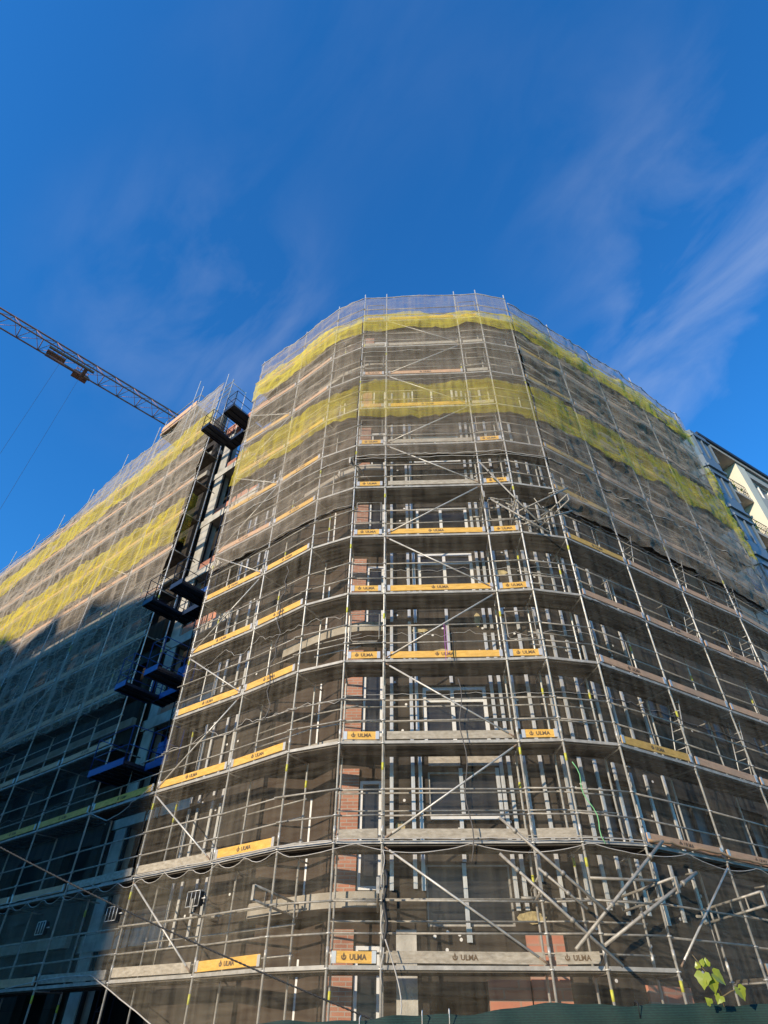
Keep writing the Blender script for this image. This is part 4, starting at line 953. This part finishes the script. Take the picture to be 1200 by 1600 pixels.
for i in (1, 3, 5):
    for k in range(3, 9):
        z1 = 26.45 - (8 - k) * 3.1; a = (np_(0, 0.02, 0)).xy
        window(a, tt, -nn2, us[i] + .02, us[i + 1] - .02, z1 + .02, z1 + 1.63, mull=((us[i] + us[i + 1]) / 2,), w=0.09, setb=0.0, parent=nb_, fm='white').children[0].data.materials[0] = M['baygl']
for k in range(9):
    z = 25.65 - (8 - k) * 3.1
    nbox('balcony', 17.25, 19.98, -0.1, 1.88, z - 0.2, z, 'soffit')
    mb = MB()
    for h in (0.45, 1.0): mb.tube(np_(17.3, -.06, z + h), np_(19.9, -.06, z + h), 0.022, 6)
    for q in range(14): mb.tube(np_(17.3 + q * 0.2, -.06, z), np_(17.3 + q * .2, -.06, z + 1.0), 0.010, 5)
    mb.build('railing', 'eave', nb_)
    # potted plants on the balconies
    if k > 4:
        mb = MB()
        for q in range(26):
            c = np_(18.6 + random.gauss(0, .35), -.1 + random.gauss(0, .12), z + .35 + random.gauss(0, .22)); r = .07
            a_ = V((random.uniform(-1, 1), random.uniform(-1, 1), random.uniform(-1, 1))).normalized() * r; b2 = a_.cross(V((random.uniform(-1, 1), random.uniform(-1, 1), 1))).normalized() * r * .6
            i0 = len(mb.v); mb.v += [c - a_, c + b2, c + a_, c - b2]; mb.face([i0, i0 + 1, i0 + 2, i0 + 3])
        nb = mb.build('balcony_plants', 'leaf', None, ('leafy plants on the top balcony', 'leafy plants on the second balcony from the top', 'leafy plants on the third balcony from the top', 'leafy plants on a low balcony')[8 - k] + ' of the cream building', 'plants', 'balcony plants')
# bay window stack: canted glazed bays with ledges
for k in range(9):
    z = 25.48 - (8 - k) * 3.1
    if z < 0: continue
    pl = [np_(14.9, 0.1, 0), np_(15.3, -0.55, 0), np_(16.75, -0.55, 0), np_(17.15, 0.1, 0), np_(17.15, 1.9, 0), np_(14.9, 1.9, 0)]
    def grow(f):
        c = np_(16.0, .7, 0); return [tuple((c + (p - c) * f).xy) for p in pl]
    b_ = MB(); b_.prism(grow(1.0), z + 0.2, z + 1.0); bay = b_.build('bay_window', 'bayfr', nb_)
    b_ = MB(); b_.prism(grow(0.97), z + 1.0, z + 2.6); b_.build('pane', 'baygl', bay)
    b_ = MB(); b_.prism(grow(1.07), z + 0.05, z + 0.2); b_.prism(grow(1.05), z + 2.6, z + 2.75); b_.prism(grow(.99), z + 2.75, z + 3.14)
    for i in range(4):
        c = np_(16.0, .7, 0); p = c + (pl[i] - c) * 0.99; b_.beam((p.x, p.y, z + 1.0), (p.x, p.y, z + 2.6), 0.09, 0.09, 0, up=(1, 0, 0))
    m_ = (pl[1] + pl[2]) / 2; c = np_(16, .7, 0); p = c + (m_ - c) * .985; b_.beam((p.x, p.y, z + 1.0), (p.x, p.y, z + 2.6), 0.07, 0.07, 0, up=(1, 0, 0))
    b_.build('ledge', 'bayfr', bay)
nbox('body', U0_, U1_, 2.25, 12, 0, 28.7, 'cream')

# ------------------------------------------------------------ the block across the street whose shadow falls on the left wing
opp = empty('unseen_opposite_building', 'rendered block with sloping roofs across the street behind the camera', 'building')
SD = V((-math.sin(SUN_AZ), -math.cos(SUN_AZ))); PD = V((math.cos(SUN_AZ), -math.sin(SUN_AZ)))
DIST = 62.0
def ow(w, d): q = PD * w + SD * d; return q
base_d = -Q0.dot(SD) * -1
prof = [(-15.9, 11.2), (-17.2, 12.6), (-18.9, 14.6), (-22.0, 15.4), (-24.6, 16.3), (-25.0, 15.4), (-27.0, 15.6), (-27.4, 17.0), (-30.5, 15.9), (-33.0, 17.6), (-36.5, 18.2), (-42.0, 19.5), (-60.0, 20.0)]
te = math.tan(SUN_EL)
def shade_z(w, zf):      # facade point with this sideways coordinate -> height of the roof at the block
    # point on the wing facade line with PD-coordinate w
    a, b = Q0, W[5]; wa_, wb2 = a.dot(PD), b.dot(PD); f = (w - wa_) / (wb2 - wa_); p = a.lerp(b, f)
    return zf + (DIST - p.dot(SD)) * te
poly = [(w, shade_z(w, z)) for w, z in prof]
mb = MB(); n0 = len(poly)
for dpt in (DIST, DIST + 11):
    for w, z in poly: q = ow(w, dpt); mb.v.append(P3D(q, z))
    for w, z in poly: q = ow(w, dpt); mb.v.append(P3D(q, 0))
o2 = 2 * n0
for i in range(n0 - 1):
    mb.face([i, i + 1, n0 + i + 1, n0 + i]); mb.face([o2 + i, o2 + n0 + i, o2 + n0 + i + 1, o2 + i + 1]); mb.face([i, o2 + i, o2 + i + 1, i + 1], 1)
mb.face([0, n0, o2 + n0, o2]); mb.face([n0 - 1, o2 + n0 - 1, o2 + 2 * n0 - 1, 2 * n0 - 1])
mb.build('wall', ['render', 'rooft'], opp)
for k in range(12):
    for j in range(6):
        w = -18.5 - k * 3.2; q = ow(w, DIST - 0.03); mb = MB(); mb.box(P3D(q, 4 + j * 3.6), P3D(PD, 0) * 0.6, P3D(SD, 0) * 0.03, (0, 0, 0.9)); mb.build('window', 'glass', opp)

near = [(w, (shade_z(w, z) - DIST * te) + 9 * te - 1.0) for w, z in prof if w < -16.5]  # outline kept below the shadow line so it only cuts sky light
def block(poly, d0, d1, label):  # out-of-view blocks added to hold back sky light from the facades
    root = empty('unseen_opposite_building', label, 'building'); mb = MB(); n0 = len(poly)
    for dpt in (d0, d1):
        for hz in (1, 0):
            for w, z in poly: mb.v.append(P3D(ow(w, dpt), z * hz))
    o2 = 2 * n0
    for i in range(n0 - 1):
        mb.face([i, i + 1, n0 + i + 1, n0 + i]); mb.face([o2 + i, o2 + n0 + i, o2 + n0 + i + 1, o2 + i + 1]); mb.face([i, o2 + i, o2 + i + 1, i + 1], 1)
    mb.face([0, n0, o2 + n0, o2]); mb.face([n0 - 1, o2 + n0 - 1, o2 + 2 * n0 - 1, 2 * n0 - 1])
    mb.build('wall', ['render', 'rooft'], root)
    ws = [w for w, z in poly]; hmin = min(z for w, z in poly)
    w = min(ws) + 1.5
    while w < max(ws) - 1.2:
        z = 2.0
        while z < hmin - 1.5:
            mb = MB(); mb.box(P3D(ow(w, d0 - 0.03), z), P3D(PD, 0) * 0.55, P3D(SD, 0) * 0.04, (0, 0, 0.8)); mb.build('window', 'glass', root); z += 3.2
        w += 3.0
block(near, 9, 20, 'unseen block added left of the camera to cut sky light on the left wing')
block([(-16, 12.0), (-8, 12.6), (-7.8, 11.5), (2, 12.2), (8, 12.0)], 45, 56, 'unseen row of low houses added behind the camera to cut low sky light')  # put in to hide the low sky, kept beneath the sun's path
block([(12.5, 20), (30, 21), (60, 20)], -6, 8, 'unseen taller block added behind the camera on the right to cut sky light')  # put in to hide sky on the right, clear of the sun

# ------------------------------------------------------------ cable, fence, vine
pts = []
ca, cb = V((-6.5, 8.4, 4.15)), V((0.55, 7.9, 1.66))
for i in range(61):
    f = i / 60; p = ca.lerp(cb, f); p.z -= 0.10 * math.sin(math.pi * f); pts.append(p)
mb = MB()
for ph in (0, math.pi):
    q = []
    for i in range(601):
        f = i / 600 * 60; k = min(int(f), 59); p = pts[k].lerp(pts[k + 1], f - k); a_ = i * 0.75 + ph; q.append(p + V((0, math.cos(a_), math.sin(a_))) * 0.005)
    mb.path(q, 0.0055, 5)
mb.build('cable', 'black', None, 'twisted dark cable crossing in front of the lower left scaffold', 'cable')

def ftop(x):
    pts_ = [(-8, 1.55), (-1.6, 1.66), (-0.63, 1.705), (0.03, 1.735), (0.42, 1.752), (0.75, 1.785), (1.03, 1.800), (1.5, 1.795), (2.03, 1.808), (6, 1.8)]
    for (x0, z0), (x1, z1) in zip(pts_, pts_[1:]):
        if x0 <= x <= x1: return z0 + (z1 - z0) * (x - x0) / (x1 - x0) + 0.006 * math.sin(x * 9) + 0.004 * math.sin(x * 23)
    return 1.7
mb = MB(); nx, nzz = 420, 36
for i in range(nx + 1):
    x = -8 + 14 * i / nx
    for j in range(nzz + 1):
        z = 0.05 + (ftop(x) - 0.05) * j / nzz
        y = 4.0 + 0.03 * noise.noise(V((x * 1.3, z * 2, 0))) + 0.022 * noise.noise(V((x * 7, z * 5, 4))) + (0.02 if j == nzz else 0)
        mb.v.append(V((x, y, z)))
for i in range(nx):
    for j in range(nzz):
        a = i * (nzz + 1) + j; idx = [a, a + nzz + 1, a + nzz + 2, a + 1]; mb.face(idx, 0, [(mb.v[q].x, mb.v[q].z) for q in idx], True)
fe = empty('site_fence', 'site fence hung with dark green shade cloth along the bottom edge', 'fence')
mb.build('shade_cloth', 'shade', fe)
for k in range(7):
    x = -7.2 + k * 2.1; mb = MB(); mb.tube((x, 4.07, 0), (x, 4.07, ftop(x) - 0.03), 0.02, 8); mb.build('post', 'steel', fe)
mb = MB(); mb.path([(x, 4.06, ftop(x) - 0.05) for x in [-8 + .5 * i for i in range(29)]], 0.014, 6); mb.build('rail', 'steel', fe)
for x in (-0.1, 0.22, 0.36, 1.34): 
    mb = MB(); mb.path([(x, 3.985, ftop(x) - 0.05), (x + .003, 3.98, ftop(x) + 0.01), (x + .006, 4.03, ftop(x) + 0.02), (x + .004, 4.06, ftop(x) - .02)], 0.0035, 5); mb.build('cable_tie', 'white' if x < 1 else 'black', fe)

vine = empty('vine', 'bright green vine shoot with a few leaves above the fence', 'vine')
mb = MB(); mb.path([(1.81, 4.06, 1.70), (1.80, 4.00, 1.82), (1.765, 3.93, 1.86), (1.72, 3.92, 1.92), (1.69, 3.92, 1.97), (1.67, 3.92, 2.0)], 0.004, 6, r2=0.002)
mb.path([(1.78, 3.94, 1.83), (1.82, 3.92, 1.85), (1.87, 3.92, 1.86)], 0.003, 5); mb.path([(1.75, 3.93, 1.87), (1.70, 3.92, 1.90)], 0.003, 5); mb.build('stem', 'stem', vine)
def leaf(c, size, dirv, nrm, label=None):
    c, d, n3 = V(c), V(dirv).normalized(), V(nrm).normalized(); s_ = d.cross(n3).normalized(); n3 = s_.cross(d)
    out = [(0, 0), (0.20, -0.17), (0.44, -0.13), (0.55, 0.08), (0.66, 0.30), (0.47, 0.45), (0.36, 0.66), (0.16, 0.84), (0, 1.05)]
    poly_ = out + [(-x, y) for x, y in out[-2:0:-1]]
    mb = MB(); mb.v.append(c + d * 0.35 * size + n3 * 0.0)
    for x, y in poly_: mb.v.append(c + s_ * x * size + d * y * size + n3 * size * (0.22 * abs(x) - 0.18 * y * y))
    m_ = len(poly_)
    for i in range(m_): mb.face([0, 1 + i, 1 + (i + 1) % m_], 0, None, False)
    mb.build('leaf', 'leaf', vine, label)
leaf((1.70, 3.92, 1.92), 0.065, (-0.35, -0.1, -1), (-0.5, -0.8, 0.3))
leaf((1.73, 3.92, 1.90), 0.061, (0.15, -0.1, -1), (0.1, -0.9, 0.4))
leaf((1.75, 3.91, 1.92), 0.065, (0.75, -0.1, -0.6), (0.2, -0.8, 0.5))
leaf((1.86, 3.92, 1.865), 0.055, (0.3, -0.1, -0.8), (0.1, -0.9, 0.3))
leaf((1.685, 3.92, 1.945), 0.027, (-0.3, 0.0, 0.9), (-0.7, -0.7, 0.1))
leaf((1.705, 3.92, 1.955), 0.034, (0.3, 0.0, 0.8), (-0.8, -0.5, 0.2))
leaf((1.735, 3.92, 1.955), 0.034, (-0.1, 0.0, 0.9), (-0.7, -0.6, 0.3))
leaf((1.76, 3.93, 1.83), 0.039, (-0.5, -0.1, -0.6), (-0.2, -0.9, 0.2))
leaf((1.70, 3.93, 1.80), 0.031, (-0.5, -0.1, 0.6), (-0.2, -0.9, 0.2))
